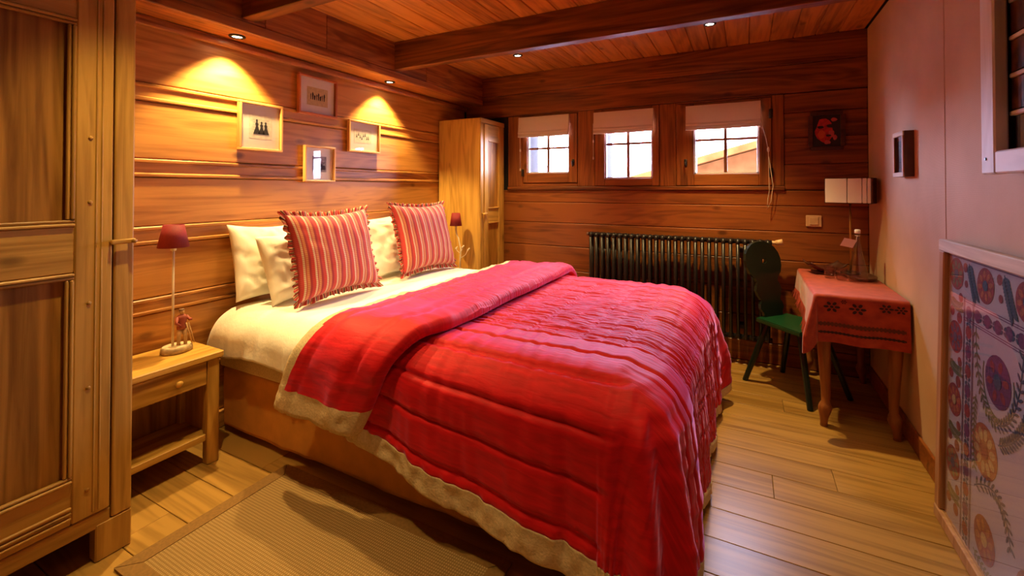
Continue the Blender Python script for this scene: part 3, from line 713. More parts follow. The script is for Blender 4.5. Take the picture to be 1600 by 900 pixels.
    for bm, want in ((bmv, 0), (bml, 1)):
        cache = {}; uvl = bm.loops.layers.uv.verify()
        for i in range(n_-1):
            for k in range(m_*2):
                k2 = (k+1) % (m_*2); idx = ((i, k), (i, k2), (i+1, k2), (i+1, k))
                lin_ = uvs[i][k][0] < X0+.07 and uvs[i][k2][0] < X0+.07 or i < 6 or i > n_-8
                if int(lin_) != want: continue
                vs_ = []
                for q in idx:
                    if q not in cache: cache[q] = bm.verts.new(rows[q[0]][q[1]])
                    vs_.append(cache[q])
                f = bm.faces.new(vs_)
                for l, q in zip(f.loops, idx): l[uvl].uv = uvs[q[0]][q[1]]
        if want:
            bm.faces.new([cache[(0, k)] for k in range(m_*2)]); bm.faces.new([cache[(n_-1, k)] for k in range(m_*2)][::-1])
        obj('folded_band' if not want else 'band_border', bm, 'velvet' if not want else 'linen', t, True)
quilt()
# pillows
def pillow_mesh(w_, h_, th, seed, n=34, pinch=.10, wr=.017):
    """pillow standing in local XZ... built in (u=width Y, v=height Z, thickness X), base at z=0"""
    F_, B_, UV = [], [], []
    for i in range(n+1):
        u = -1 + 2*i/n; rf, rb, uvr = [], [], []
        for j in range(n+1):
            v = -1 + 2*j/n
            e = (max(0, 1-abs(u)**2.6)*max(0, 1-abs(v)**2.6))**.45
            pu = 1 - pinch*(1-v*v)*abs(u)**3*0.9; pv = 1 - pinch*(1-u*u)*abs(v)**3*0.9
            y = u*w_/2*pu; z = h_/2 + v*h_/2*pv
            k = wr*(nz(u*2.2, v*2.2, seed)*1.2 + .6*nz(u*6+v*2, v*5, seed+3))*e**.3
            rf.append(Vector((th/2*e + k*(1 if e > 0 else 0), y, z))); rb.append(Vector((-th/2*e, y, z))); uvr.append(((u+1)/2, (v+1)/2))
        F_.append(rf); B_.append(rb); UV.append(uvr)
    bm = bmesh.new(); grid(bm, F_, UV); grid(bm, [r[::-1] for r in B_], [r[::-1] for r in UV])
    bmesh.ops.remove_doubles(bm, verts=bm.verts, dist=.0004)
    return bm
def place(o, loc, rz=0, lean=0, roll=0):
    o.rotation_mode = 'XYZ'
    o.matrix_world = Matrix.Translation(loc) @ Matrix.Rotation(rz, 4, 'Z') @ Matrix.Rotation(lean, 4, 'Y') @ Matrix.Rotation(roll, 4, 'X')
for (lab, loc, rz, lean, roll, w_, h_) in (
    ('white pillow against the head wall at the nightstand side', (-2.475, 1.70, .712), 0, math.radians(-17), math.radians(-3), .44, .44),
    ('white pillow in front of another, behind the large striped cushion', (-2.313, 1.80, .712), .05, math.radians(-18), math.radians(3), .46, .40),
    ('white pillow against the head wall at the small wardrobe side', (-2.475, 2.52, .712), 0, math.radians(-17), 0, .70, .43),
    ('white pillow in front of another, behind the striped cushion by the small wardrobe', (-2.305, 2.60, .712), .05, math.radians(-18), math.radians(-3), .62, .41)):
    o = obj('pillow', pillow_mesh(w_, h_, .135, random.random()*9), 'pillow_cotton', None, True); tag(o, lab, 'pillow', 'white pillows'); place(o, loc, rz, lean, roll)
def cushion(lab, loc, rz, lean, roll, w_, h_, seed):
    t = thing('striped_cushion', lab, 'cushion', (0, 0, 0), 0, 'striped ruffled cushions')
    obj('cushion_cover', pillow_mesh(w_, h_, .19, seed, 40, .13, .006), 'stripe', t, True)
    # ruffle around the rim
    P = []
    n = 360
    for i in range(n):
        s = 4*i/n; k = int(s); f = s-k; c = -1+2*f
        u, v = [(c, -1), (1, c), (-c, 1), (-1, -c)][k]
        pu = 1 - .13*(1-v*v)*abs(u)**3*.9; pv = 1 - .13*(1-u*u)*abs(v)**3*.9
        P.append((Vector((0, u*w_/2*pu, h_/2+v*h_/2*pv)), Vector((0, u*abs(u)**2, v*abs(v)**2)).normalized()))
    rows, uvs = [], []
    for q in range(4):
        row, uv = [], []
        for i, (p, d) in enumerate(P + P[:1]):
            wv = .013*(q/3)*math.sin(i*2*PI/8.0 + nz(i*.2, 0, seed)*2)
            lift = .045*(.85+.3*nz(i*.3, 4, seed))
            row.append(p + d*(q/3)*lift - d*.012 + Vector((wv, 0, 0))); uv.append((i/n, q/3))
        rows.append(row); uvs.append(uv)
    bm = bmesh.new(); grid(bm, rows, uvs); o = obj('ruffle', bm, 'ruffle', t, True, fix=False)
    md = o.modifiers.new('thick', 'SOLIDIFY'); md.thickness = .003
    place(t, loc, rz, lean, roll)
cushion('striped red and cream ruffled cushion propped nearest the nightstand lamp', (-2.120, 1.890, .728), -.06, math.radians(-15), math.radians(1), .575, .50, 2.2)
cushion('striped red and cream ruffled cushion propped nearest the small wardrobe', (-2.14, 2.755, .728), -.04, math.radians(-16), math.radians(-1), .60, .52, 5.2)

# ------------------------------------------------------------------ rug
def rug():
    X0, X1, Y0, Y1 = -1.985, -.75, .765, 1.44; o = Vector(((X0+X1)/2, (Y0+Y1)/2, 0))
    t = thing('rug', 'brown sisal rug with cloth border beside the bed', 'rug', o); b = .062
    bm = bmesh.new(); bx(bm, X0+b-o.x, X1-b-o.x, Y0+b-o.y, Y1-b-o.y, .001, .008); obj('weave', bm, 'sisal', t)
    x0, x1, y0, y1 = X0-o.x, X1-o.x, Y0-o.y, Y1-o.y; g = .0008
    for pr in ([(x0, y0), (x0, y1), (x0+b, y1-b), (x0+b, y0+b)], [(x0, y1+g*0), (x1, y1), (x1-b, y1-b), (x0+b, y1-b)], [(x1, y1), (x1, y0), (x1-b, y0+b), (x1-b, y1-b)], [(x1, y0), (x0, y0), (x0+b, y0+b), (x1-b, y0+b)]):
        cx = sum(p[0] for p in pr)/4; cy = sum(p[1] for p in pr)/4
        pr = [(p[0]+(cx-p[0])*.004, p[1]+(cy-p[1])*.004) for p in pr]
        obj('border', prism(bmesh.new(), pr, lambda p, k: (p[0], p[1], .001+.009*k)), 'sisal_border', t)
rug()

# ------------------------------------------------------------------ pictures on the head wall
def silhouettes(t, kind, y0, y1, z0, z1, x):
    """flat printed shapes; u in 0..1 across, v in 0..1 up"""
    def P(u, v): return (y0 + u*(y1-y0), z0 + v*(z1-z0))
    def put(bm, pts): prism(bm, [P(*p) for p in pts], lambda p, k: (x+.0006*k, p[0], p[1]))
    bm = bmesh.new()
    def lady(u, v, h, w):
        ol = [(-.5, 0), (.5, 0), (.42, .12), (.28, .35), (.16, .55), (.24, .62), (.2, .72), (.08, .78), (.13, .86), (.10, .95), (.0, 1.0), (-.12, .95), (-.13, .86), (-.08, .78), (-.22, .72), (-.2, .6), (-.14, .52), (-.26, .33), (-.42, .12)]
        put(bm, [(u+a*w, v+b*h) for a, b in ol])
    if kind == 'three':
        for u, h in ((.30, .78), (.53, .68), (.74, .68)): lady(u, .12, h, .34)
        for k in range(7): put(bm, [(.1, .08+.13*k), (.9, .08+.13*k), (.9, .085+.13*k), (.1, .085+.13*k)])
    elif kind == 'row':
        for k in range(8):
            u = .13+.105*k; h = .42+.12*math.sin(k*2.1); w2 = .016+.012*(k % 3)
            put(bm, [(u-w2, .28), (u+w2*.6, .25), (u+w2, .5), (u+w2*1.5, .28+h*.8), (u, .28+h), (u-w2*1.3, .28+h*.75)])
            if k % 2: put(bm, [(u, .5), (u+.06, .58), (u+.055, .63), (u, .56)])
    elif kind == 'scatter':
        for k in range(8):
            u = .1+.11*k; v = .35+.18*math.sin(k*1.7); lady(u, v, .3, .09)
    else:
        put(bm, [(.03, .05), (.97, .05), (.97, .32), (.86, .45), (.8, .35), (.7, .55), (.62, .5), (.58, .75), (.50, .82), (.44, .6), (.36, .42), (.28, .62), (.12, .98), (.08, .9), (.2, .5), (.12, .35), (.03, .3)])
    return bm
def picture(lab, y0, y1, z0, z1, fr, paper, kind, pu, pv, fw=.014, dep=.028):
    X = XL+.006; o = Vector((X, (y0+y1)/2, z0))
    t = thing('framed_print', lab, 'picture', o, 0, 'framed prints above the bed')
    Y0, Y1, Z0, Z1 = y0-o.y, y1-o.y, 0, z1-z0
    box('frame_rail', fr+'_y', t, 0, dep, Y0, Y1, Z0, Z0+fw, .002); box('frame_rail', fr+'_y', t, 0, dep, Y0, Y1, Z1-fw, Z1, .002)
    box('frame_stile', fr+'_z', t, 0, dep, Y0, Y0+fw, Z0+fw, Z1-fw, .002); box('frame_stile', fr+'_z', t, 0, dep, Y1-fw, Y1, Z0+fw, Z1-fw, .002)
    box('mat_board', 'mat_board', t, 0, .006, Y0+fw, Y1-fw, Z0+fw, Z1-fw, 0)
    w_, h_ = Y1-Y0, Z1-Z0; a, b = Y0+pu[0]*w_, Y0+pu[1]*w_; c, d = pv[0]*h_, pv[1]*h_
    if paper: box('print_sheet', paper, t, .006, .0068, a, b, c, d, 0)
    m = (b-a)*.06; obj('print_figures', silhouettes(t, kind, a+m, b-m, c+(d-c)*.1, d-(d-c)*.1, .0069), 'ink', t)
    box('glass_pane', 'glass_pic', t, .016, .018, Y0+fw, Y1-fw, Z0+fw, Z1-fw, 0)
picture('pale framed print of three dark standing figures, above the pillows', 1.572, 1.848, 1.577, 1.868, 'frame', 'old_paper_light', 'three', (.25, .78), (.25, .75))
picture('red-brown framed print with a row of dark shapes, highest on the wall', 1.962, 2.275, 1.848, 2.118, 'frame_red', 'old_paper', 'row', (.24, .78), (.26, .72), .015)
picture('small framed print of scattered tiny dark figures, near the second soffit spot', 2.385, 2.705, 1.625, 1.866, 'frame', 'old_paper_light', 'scatter', (.2, .75), (.3, .74))
picture('small framed print of a dark landscape scene, lowest on the wall', 2.012, 2.262, 1.393, 1.640, 'frame', 'print_grey', 'scene', (.28, .74), (.28, .72), .012)

# ------------------------------------------------------------------ bedside lamps
def shade(t, x, y, z0, z1, r0, r1, n=28):
    bm = bmesh.new(); lathe(bm, [(r0, z0), (r1, z1)], x, y, n, cap=False)
    o = obj('lamp_shade', bm, 'red_shade', t, True); md = o.modifiers.new('t', 'SOLIDIFY'); md.thickness = .003
    bm = bmesh.new(); lathe(bm, [(r1*.92, z1-.006), (r1*.92, z1-.004)], x, y, n); obj('shade_top', bm, 'red_shade', t)
def figure(t, x, y, z, s):
    """little carved hiker: legs, coat, head, arms and a pair of skis"""
    b = bmesh.new()
    tube(b, [(x-.004*s, y-.012*s, z), (x, y-.013*s, z+.04*s), (x, y-.009*s, z+.085*s)], [.008*s, .009*s, .012*s], 8); tube(b, [(x+.006*s, y+.014*s, z), (x+.004*s, y+.014*s, z+.04*s), (x, y+.009*s, z+.085*s)], [.008*s, .009*s, .012*s], 8)
    obj('figurine_legs', b, 'carved', t, True)
    b = bmesh.new(); lathe(b, [(.020*s, z+.078*s), (.021*s, z+.09*s), (.017*s, z+.105*s), (.022*s, z+.130*s), (.019*s, z+.143*s), (.008*s, z+.150*s)], x, y, 12, .75, 1.1)
    tube(b, [(x, y-.020*s, z+.138*s), (x+.012*s, y-.030*s, z+.112*s), (x+.022*s, y-.016*s, z+.098*s)], [.008*s, .007*s, .006*s], 8); tube(b, [(x, y+.020*s, z+.138*s), (x+.012*s, y+.032*s, z+.118*s), (x+.026*s, y+.030*s, z+.122*s)], [.008*s, .007*s, .006*s], 8)
    f = obj('figurine_coat', b, 'red_coat', t, True)
    b = bmesh.new(); ellipsoid(b, (x, y, z+.163*s), (.0115*s, .0110*s, .0145*s)); tube(b, [(x, y, z+.147*s), (x, y, z+.155*s)], .006*s, 8); ellipsoid(b, (x+.012*s, y, z+.161*s), (.003*s, .002*s, .003*s), 6, 4); obj('figurine_head', b, 'carved', t, True)
    b = bmesh.new(); ellipsoid(b, (x-.002*s, y, z+.171*s), (.0125*s, .0125*s, .008*s)); obj('figurine_hat', b, 'carved_dark', t, True)
    b = bmesh.new()
    for q in (-.004, .006): tube(b, [(x+.022*s, y+(.040+q)*s, z+.002), (x+.012*s, y+(.018+q)*s, z+.105*s)], .0035*s, 6)
    obj('figurine_skis', b, 'carved', t, True)
def lamp_near():
    x, y, z = -2.50, 1.205, .542
    t = thing('bedside_lamp', 'bedside lamp with dark red shade, log base and carved hiker figure', 'lamp', (x, y, z))
    bm = bmesh.new(); lathe(bm, [(.062, 0), (.068, .006), (.066, .026), (.062, .030)], 0, 0, 28, .85, 1.0); bs = obj('log_base', bm, 'bark', t, True)
    bm = bmesh.new(); lathe(bm, [(.060, .0302), (.059, .032)], 0, 0, 28, .85, 1.0); obj('log_face', bm, 'log_top', bs)
    bm = bmesh.new(); tube(bm, [(0, -.018, .03), (0, -.018, .53)], .0055, 10); obj('pole', bm, 'white_stem', t, True)
    bm = bmesh.new(); lathe(bm, [(.010, .500), (.013, .505), (.013, .530), (.007, .545)], 0, -.018, 14); obj('socket', bm, 'white_stem', t, True)
    shade(t, 0, -.018, .518, .628, .066, .043)
    figure(t, .012, .016, .032, 1.0)
lamp_near()
def lamp_far():
    x, y, z = -2.325, 3.365, .60
    t = thing('branch_lamp', 'bedside lamp with red shade on a crooked ivory branch stem', 'lamp', (x, y, z))
    bm = bmesh.new(); lathe(bm, [(.055, 0), (.058, .006), (.055, .022)], 0, 0, 22); obj('lamp_base', bm, 'log_top', t, True)
    bm = bmesh.new(); tube(bm, [(.04, 0, .02), (.042, .0, .12), (.048, 0, .20), (.030, .0, .27), (.022, 0, .30), (.0, 0, .34), (-.005, 0, .42)], [.008, .007, .0065, .006, .006, .006, .006], 8); st = obj('branch_stem', bm, 'white_stem', t, True)
    for k, (a, b, c) in enumerate((((.046, 0, .17), (.075, -.02, .20), (.085, -.02, .235)), ((.044, 0, .12), (.09, .01, .15), (.125, .01, .21)), ((.047, 0, .16), (.02, -.02, .19), (.015, -.02, .22)))):
        bm = bmesh.new(); tube(bm, [a, b, c], [.004, .003, .002], 6)
        for q in range(3): ellipsoid(bm, (c[0]+.008*math.cos(q*2.1), c[1]+.008*math.sin(q*2.1), c[2]-.006*q), (.006, .006, .008), 6, 4)
        obj('twig', bm, 'white_stem', st, True)
    shade(t, -.005, 0, .410, .525, .055, .038)
lamp_far()

# ------------------------------------------------------------------ blinds
for i, (x0, x1, zb_, zt_, cx) in enumerate(((-1.985, -1.462, 1.850, 2.035, -1.965), (-1.222, -.700, 1.842, 2.026, -1.225), (-.438, .104, 1.830, 2.018, .108))):
    t = thing('roman_blind', ['raised linen roman blind beside the small wardrobe', 'raised linen roman blind over the middle window', 'raised linen roman blind over the widest window'][i], 'blind', (x0, YB-.02, zb_), 0, 'roman blinds')
    h = zt_-zb_; w_ = x1-x0
    pr = [(0, h), (-.022, h), (-.024, h*.7), (-.030, h*.30), (-.037, h*.22), (-.036, h*.16), (-.027, h*.20), (-.027, h*.19), (-.036, h*.08), (-.038, 0.0), (-.028, -.004), (-.020, h*.1), (-.014, h*.5)]
    for n_, fa, fb in (('fabric', 0, 13),):
        bm = bmesh.new(); rows = []
        for a in lin(0, w_, 16): rows.append([(a, p[0]+.002*nz(a*9, p[1]*9, i), p[1] - (.004*math.sin(PI*a/w_) if p[1] < .06 else 0)) for p in pr])
        V, _ = grid(bm, rows, closed=True); bm.faces.new(V[0]); bm.faces.new(V[-1][::-1]); obj('fabric', bm, 'blind_cloth', t, False)
    box('headrail', 'blind_cloth', t, 0, w_, -.02, .0, h, h+.008, 0)
    if i < 2:
        L_ = (.50, .40)[i]; bm = bmesh.new(); tube(bm, [(cx-x0, -.026, h*.5), (cx-x0, -.022, h-L_)], .0022, 6); c_ = obj('cord', bm, 'cord', t, True)
        for zc in ((h-L_*.62), (h-L_)):
            bm = bmesh.new(); lathe(bm, [(.003, zc-.018), (.007, zc-.012), (.006, zc+.004), (.003, zc+.012)], cx-x0, -.022, 10); obj('cord_pull', bm, 'cord', c_, True)
    else:
        bm = bmesh.new()
        tube(bm, [(cx-x0-.01, -.028, h*.3), (cx-x0+.03, -.026, -.10), (cx-x0+.045, -.024, -.19), (cx-x0+.05, -.022, -.50), (cx-x0+.040, -.022, -.56), (cx-x0+.035, -.022, -.64), (cx-x0+.06, -.022, -.58), (cx-x0+.075, -.022, -.46), (cx-x0+.048, -.022, -.24)], .0022, 6)
        c_ = obj('cord', bm, 'cord', t, True)
        bm = bmesh.new(); lathe(bm, [(.003, -.205), (.008, -.195), (.007, -.175), (.003, -.165)], cx-x0+.045, -.024, 10); obj('cord_pull', bm, 'cord', c_, True)

# ------------------------------------------------------------------ radiator
def radiator():
    X0, n, p = -1.245, 28, .0505; o = Vector((X0, 3.87, .185)); H_ = .785
    t = thing('radiator', 'black multi-column radiator on the window wall', 'radiator', o)
    bm = bmesh.new()
    for y in (-.032, .032): tube(bm, [(0, y, .05), (0, y, H_-.05)], .0125, 10)
    for z in (.028, H_-.028):
        tube(bm, [(-p/2, 0, z), (p/2, 0, z)], .019, 10)
        pts = [(0, -.032, z + (.028 if z < .1 else -.028)), (0, -.022, z), (0, 0, z + (-.004 if z < .1 else .004)), (0, .022, z), (0, .032, z + (.028 if z < .1 else -.028))]
        tube(bm, pts, [.0125, .0165, .019, .0165, .0125], 10)
    s = obj('radiator_section', bm, 'black_iron', t, True); s.location.x = p/2
    for k in range(1, n):
        c = s.copy(); COL.objects.link(c); c.parent = t; c.location = (p*(k+.5), 0, 0)
    bm = bmesh.new(); tube(bm, [(-.018, 0, H_-.028), (0, 0, H_-.028)], .014, 12); obj('end_plug', bm, 'metal', t, True)
    bm = bmesh.new(); tube(bm, [(n*p, 0, H_-.028), (n*p+.03, 0, H_-.028)], .014, 12); tube(bm, [(n*p+.026, 0, H_-.028), (n*p+.07, -.005, H_-.02)], [.020, .024], 14); obj('valve', bm, 'cream', t, True)
    for k in (4, n-4):
        bm = bmesh.new(); bx(bm, k*p-.012, k*p+.012, .03, YB-.0186-o.y, H_*.85, H_*.85+.03); obj('wall_bracket', bm, 'black_iron', t)
        bm = bmesh.new(); bx(bm, k*p-.012, k*p+.012, .03, YB-.0186-o.y, .08, .11); obj('wall_bracket', bm, 'black_iron', t)
radiator()
for k in (4, 24):
    for z in (.185+.785*.85, .265): box('mounting_block', 'black_iron', wb, -1.245+.0505*k-.02, -1.245+.0505*k+.02, YB-.018, YB, z-.005, z+.035, .002)
# ------------------------------------------------------------------ socket, portrait on the back wall
t = thing('wall_socket', 'cream switch plate above the desk on the window wall', 'switch', (.444, YB, 1.106))
box('plate', 'cream', t, -.050, .050, -.010, 0, -.042, .042, .004); box('rocker', 'cream', t, -.028, .028, -.014, -.009, -.028, .028, .003)
t = thing('small_red_painting', 'small dark framed red and black painting on the window wall', 'painting', (.525, YB, 1.77)); h = .128
for a in (-1, 1):
    box('frame_rail', 'dark_frame', t, -.098, .098, -.024, 0, a*h-.014, a*h+.014, .003); box('frame_stile', 'dark_frame', t, a*.098-.014, a*.098+.014, -.024, 0, -h+.0145, h-.0145, .003)
box('canvas', 'art_dark', t, -.086, .086, -.008, 0, -h+.012, h-.012, 0)
def blob(bm, cx, cz, rx, rz_, seed, y=-.0085):
    pts = [(cx + rx*(1+.35*nz(math.cos(2*PI*k/18)*1.5, math.sin(2*PI*k/18)*1.5, seed))*math.cos(2*PI*k/18), cz + rz_*(1+.35*nz(math.cos(2*PI*k/18)*1.5, math.sin(2*PI*k/18)*1.5, seed+4))*math.sin(2*PI*k/18)) for k in range(18)]
    prism(bm, pts, lambda p, k: (p[0], y - .0006*k, p[1]))
for m_, q in (('art_red', [(-.012, .0, .055, .085, 1)]), ('art_orange', [(-.03, -.025, .022, .03, 2)]), ('art_pink', [(.03, -.02, .018, .028, 3), (.045, .08, .018, .014, 4), (.005, -.085, .02, .015, 5), (.05, -.05, .012, .02, 9)]), ('art_dark', [(-.035, .028, .022, .010, 6), (.028, .035, .026, .014, 7), (.012, -.035, .018, .008, 8)])):
    bm = bmesh.new()
    for a in q: blob(bm, *a, y=-.0085 if m_ == 'art_red' else (-.0092 if m_ != 'art_dark' else -.0100))
    obj('paint_patch', bm, m_, t)

# ------------------------------------------------------------------ desk table
TX0, TX1, TY0, TY1, TZ = .345, .752, 3.055, 3.935, .742
def table():
    o = Vector(((TX0+TX1)/2, (TY0+TY1)/2, 0)); t = thing('desk_table', 'wooden table with curved carved legs against the papered wall', 'table', o)
    box('table_top', 'leg_z', t, TX0-o.x, TX1-o.x, TY0-o.y, TY1-o.y, TZ-.03, TZ, .005)
    i_ = .022
    for y in (TY0+i_+.012, TY1-i_-.034): box('apron', 'leg_z', t, TX0+.07-o.x, TX1-.07-o.x, y-o.y, y+.022-o.y, TZ-.13, TZ-.031, .002)
    for x in (TX0+i_+.012, TX1-i_-.034): box('apron', 'leg_z', t, x-o.x, x+.022-o.x, TY0+.075-o.y, TY1-.075-o.y, TZ-.13, TZ-.031, .002)
    for x, sx in ((TX0+.045, -1), (TX1-.045, 1)):
        for y, sy in ((TY0+.045, -1), (TY1-.045, 1)):
            bm = bmesh.new()
            pts, rr = [], []
            for z, off, r in ((TZ-.031, 0, .034), (.62, 0, .037), (.56, .004, .036), (.45, .002, .033), (.30, -.006, .028), (.18, -.010, .023), (.135, -.009, .021), (.118, -.007, .030), (.100, -.004, .034), (.078, .0, .030), (.05, .004, .022), (.02, .006, .018), (0, .006, .019)):
                pts.append((x+sx*off*.7-o.x, y+sy*off*.7-o.y, z)); rr.append(r)
            tube(bm, pts, rr, 12); obj('leg', bm, 'leg_z', t, True)
table()
def table_cloth():
    t = thing('tablecloth', 'rust orange embroidered cloth draped over the desk', 'tablecloth', (0, 0, 0))
    R = (TX0+.008, TX1+2, TY0+.008, TY1+2); ZT = TZ+.012
    xs, ys = lin(TX0-.30, XR-.012, 90), lin(TY0-.33, TY1+.01, 110)
    def sc_(cx, cy, d):
        wx = max(0, -d.x)**2; wy = max(0, -d.y)**2; base = .25*wx + .275*wy + .075*(2*abs(d.x*d.y))**2
        if cy > TY0+.01 and d.x < -.9: base -= .10*min(1, (cy-TY0)/.5)
        return base
    rows, uvs = [], []
    pos = {}
    def fn(a, b):
        p, n, r, s, d, ph = drape(a, b, R, ZT, (.018, .018), (.31, .34), sc_, .03)
        hang = min(1, max(0, r-.02)/.22); k = 0
        if hang:
            if d.x < -.02 and d.y < -.02: th = math.atan2(-d.y, -d.x); k = hang*(.075*math.sin(th*2) + .014*math.sin(th*2)*math.sin(th*9))
            elif d.y < -.5: k = hang*(.010*math.sin(a*26) + .010*nz(a*8, 1, 3))
            else: k = hang*(.010*math.sin(b*18) + .01)
        q = p + d*k + n*.0015*nz(a*12, b*12, 1)
        q.x = min(q.x, XR-.012)
        return q, n
    for a in xs:
        rows.append([fn(a, b)[0] for b in ys]); uvs.append([(a, b) for b in ys])
    bm = bmesh.new(); grid(bm, rows, uvs); o = obj('cloth', bm, 'tablecloth', t, True, fix=False)
    bmm = bmesh.new(); bmm.from_mesh(o.data); bmesh.ops.recalc_face_normals(bmm, faces=bmm.faces)
    bmm.to_mesh(o.data); bmm.free()
    # embroidery motifs laid on the cloth
    def patch(bm, pts):
        vs_ = []
        for a, b in pts:
            q, n = fn(a, b); q2, _ = fn(a+.002, b); q3, _ = fn(a, b+.002)
            nn = (q2-q).cross(q3-q)
            nn = nn.normalized() if nn.length > 1e-9 else n
            if nn.dot(n) < 0: nn = -nn
            vs_.append(bm.verts.new(q + nn*.0022))
        bm.faces.new(vs_)
    def ring(bm, ca, cb, r, petals=6):
        for k in range(petals):
            a0 = 2*PI*k/petals; pts = []
            for j in range(10):
                ph = 2*PI*j/10; u, v = .62*r + .30*r*math.cos(ph), .20*r*math.sin(ph)
                pts.append((ca + u*math.cos(a0) - v*math.sin(a0), cb + u*math.sin(a0) + v*math.cos(a0)))
            patch(bm, pts)
        patch(bm, [(ca + .2*r*math.cos(2*PI*j/10), cb + .2*r*math.sin(2*PI*j/10)) for j in range(10)])
    for (ca, cb, r) in ((.42, TY0-.085, .042), (.535, TY0-.085, .042), (.66, TY0-.065, .034), (.72, TY0-.065, .03), (.475, TY0-.045, .016)):
        bm = bmesh.new(); ring(bm, ca, cb, r); obj('rosette', bm, 'embroid_dark', t, fix=False)
    for off, m_, wd in ((-.205, 'embroid_brown', .020), (-.262, 'embroid_dark', .012)):
        bm = bmesh.new()
        xs2 = lin(TX0+.01, XR-.03, 44)
        for k, (a0, a1) in enumerate(zip(xs2, xs2[1:])):
            w0 = wd*(1 + (.45 if k % 2 else -.1)); patch(bm, [(a0, TY0+off-w0/2), (a1, TY0+off-w0/2), (a1, TY0+off+w0/2), (a0, TY0+off+w0/2)])
        obj('embroidered_border', bm, m_, t, fix=False)
    # fringe along the left hem
    bm = bmesh.new()
    for k in range(120):
        b = TY0 + .02 + (TY1-TY0-.04)*k/119; q, n = fn(TX0-.30, b); q2, _ = fn(TX0-.27, b)
        d = (q-q2).normalized(); dx = .010*nz(k*.7, 1, 1)
        tube(bm, [q, q + d*.03 + Vector((-.006+dx, .006*nz(k*.9, 2), 0)), q + d*.055 + Vector((-.012+2*dx, .014*nz(k*.9, 5), -.01))], [.0018, .0018, .001], 4)
    f = obj('fringe', bm, 'tablecloth', t); f['kind'] = 'stuff'
table_cloth()
# things on the desk
TT = TZ+.016
def desk_items():
    # conical carafe with a paper tag
    t = thing('glass_carafe', 'conical glass bottle with white paper tag on the desk', 'bottle', (.628, 3.55, TT))
    bm = bmesh.new(); lathe(bm, [(.001, .004), (.050, .004), (.054, .010), (.050, .05), (.036, .13), (.020, .21), (.013, .255), (.0125, .30), (.015, .305), (.0125, .306), (.010, .300), (.0105, .255), (.017, .21), (.033, .13), (.047, .05), (.048, .012), (.001, .009)], n=24, cap=False); obj('bottle_body', bm, 'glass_bottle', t, True)
    bm = bmesh.new(); lathe(bm, [(.014, .303), (.016, .306), (.016, .325), (.012, .329)], n=16); obj('stopper', bm, 'paper', t, True)
    bm = bmesh.new(); prism(bm, [(-.095, .225), (-.03, .212), (-.008, .262), (-.073, .275)], lambda p, k: (p[0], -.030-.001*k - .15*(p[1]-.262), p[1])); obj('tag', bm, 'paper', t)
    bm = bmesh.new(); tube(bm, [(-.012, -.030, .262), (-.006, -.016, .285), (0, -.014, .29)], .001, 5); lathe(bm, [(.0135, .288), (.0142, .290), (.0135, .292)], n=16, cap=False); obj('string', bm, 'cord', t)
    for k, (x, y) in enumerate(((.487, 3.60), (.545, 3.555))):
        g = thing('tumbler', ['clear glass tumbler on the desk next to the leather tray', 'clear glass tumbler on the desk next to the carafe'][k], 'glass', (x, y, TT), 0, 'tumblers on the desk')
        bm = bmesh.new(); lathe(bm, [(.001, .002), (.027, .002), (.029, .006), (.032, .075), (.0325, .077), (.030, .075), (.027, .012), (.001, .010)], n=22, cap=False); obj('tumbler_body', bm, 'glass_bottle', g, True)
        bm = bmesh.new(); lathe(bm, [(.0322, .0745), (.0332, .0775), (.0312, .0775)], n=22, cap=False); obj('rim', bm, 'glass_bottle', g, True)
    # dark leather tray curling up at the sides
    t = thing('leather_tray', 'dark brown leather tray with curled sides at the back of the desk', 'tray', (.485, 3.79, TT), .25)
    bm = bmesh.new(); rows = []
    for i in range(17):
        u = -1+2*i/16; rows.append([(u*.115, (-1+2*j/12)*.085*(1-.15*u*u), .012 + .055*abs(u)**2.2*(1-.2*abs(j/6-1)) + .022*(j/6-1)**2) for j in range(13)])
    grid(bm, rows); o = obj('tray_body', bm, 'leather', t, True); md = o.modifiers.new('t', 'SOLIDIFY'); md.thickness = .008
    bm = bmesh.new(); bx(bm, -.07, .07, -.05, .05, 0, .014, .004); obj('tray_foot', bm, 'leather', t)
    # low dark tray
    t = thing('low_wooden_tray', 'low dark wooden tray lying on the desk by the wall', 'tray', (.672, 3.70, TT), 0)
    bm = bmesh.new(); lathe(bm, [(.078, 0), (.084, .004), (.086, .016), (.080, .018), (.076, .008), (.001, .006)], n=30, cap=False, sx=.95, sy=1.7); obj('tray_dish', bm, 'brown_box', t, True)
    # table lamp with paneled shade
    t = thing('desk_lamp', 'desk lamp with pale panelled box shade on a thin stem', 'lamp', (.620, 3.72, TT+.02), -.38)
    bm = bmesh.new(); lathe(bm, [(.055, 0), (.058, .006), (.045, .014), (.010, .018)], n=24); obj('lamp_base', bm, 'dark_metal', t, True)
    bm = bmesh.new(); tube(bm, [(0, 0, .014), (0, 0, .50)], .006, 10); obj('stem', bm, 'brass', t, True)
    W_, D_ = .125, .062; z0, z1 = .470, .640
    sh = box('lamp_shade', 'dark_metal', t, -W_-.006, W_+.006, -D_, D_, z1-.006, z1, .002); box('bottom_rim', 'dark_metal', sh, -W_-.006, W_+.006, -D_, D_, z0, z0+.006, .002)
    for a, b in ((-W_, -.002), (.0, .078), (.079, .104), (.105, W_)):
        box('shade_panel', 'paper', sh, a, b-.002, -D_-.003, -D_+.003, z0+.004, z1-.004, .002); box('shade_panel', 'paper', sh, a, b-.002, D_-.003, D_+.003, z0+.004, z1-.004, .002)
    for s in (-1, 1): box('shade_side', 'brown_box', sh, s*W_, s*(W_+.006), -D_, D_, z0+.006, z1-.006, 0)
desk_items()
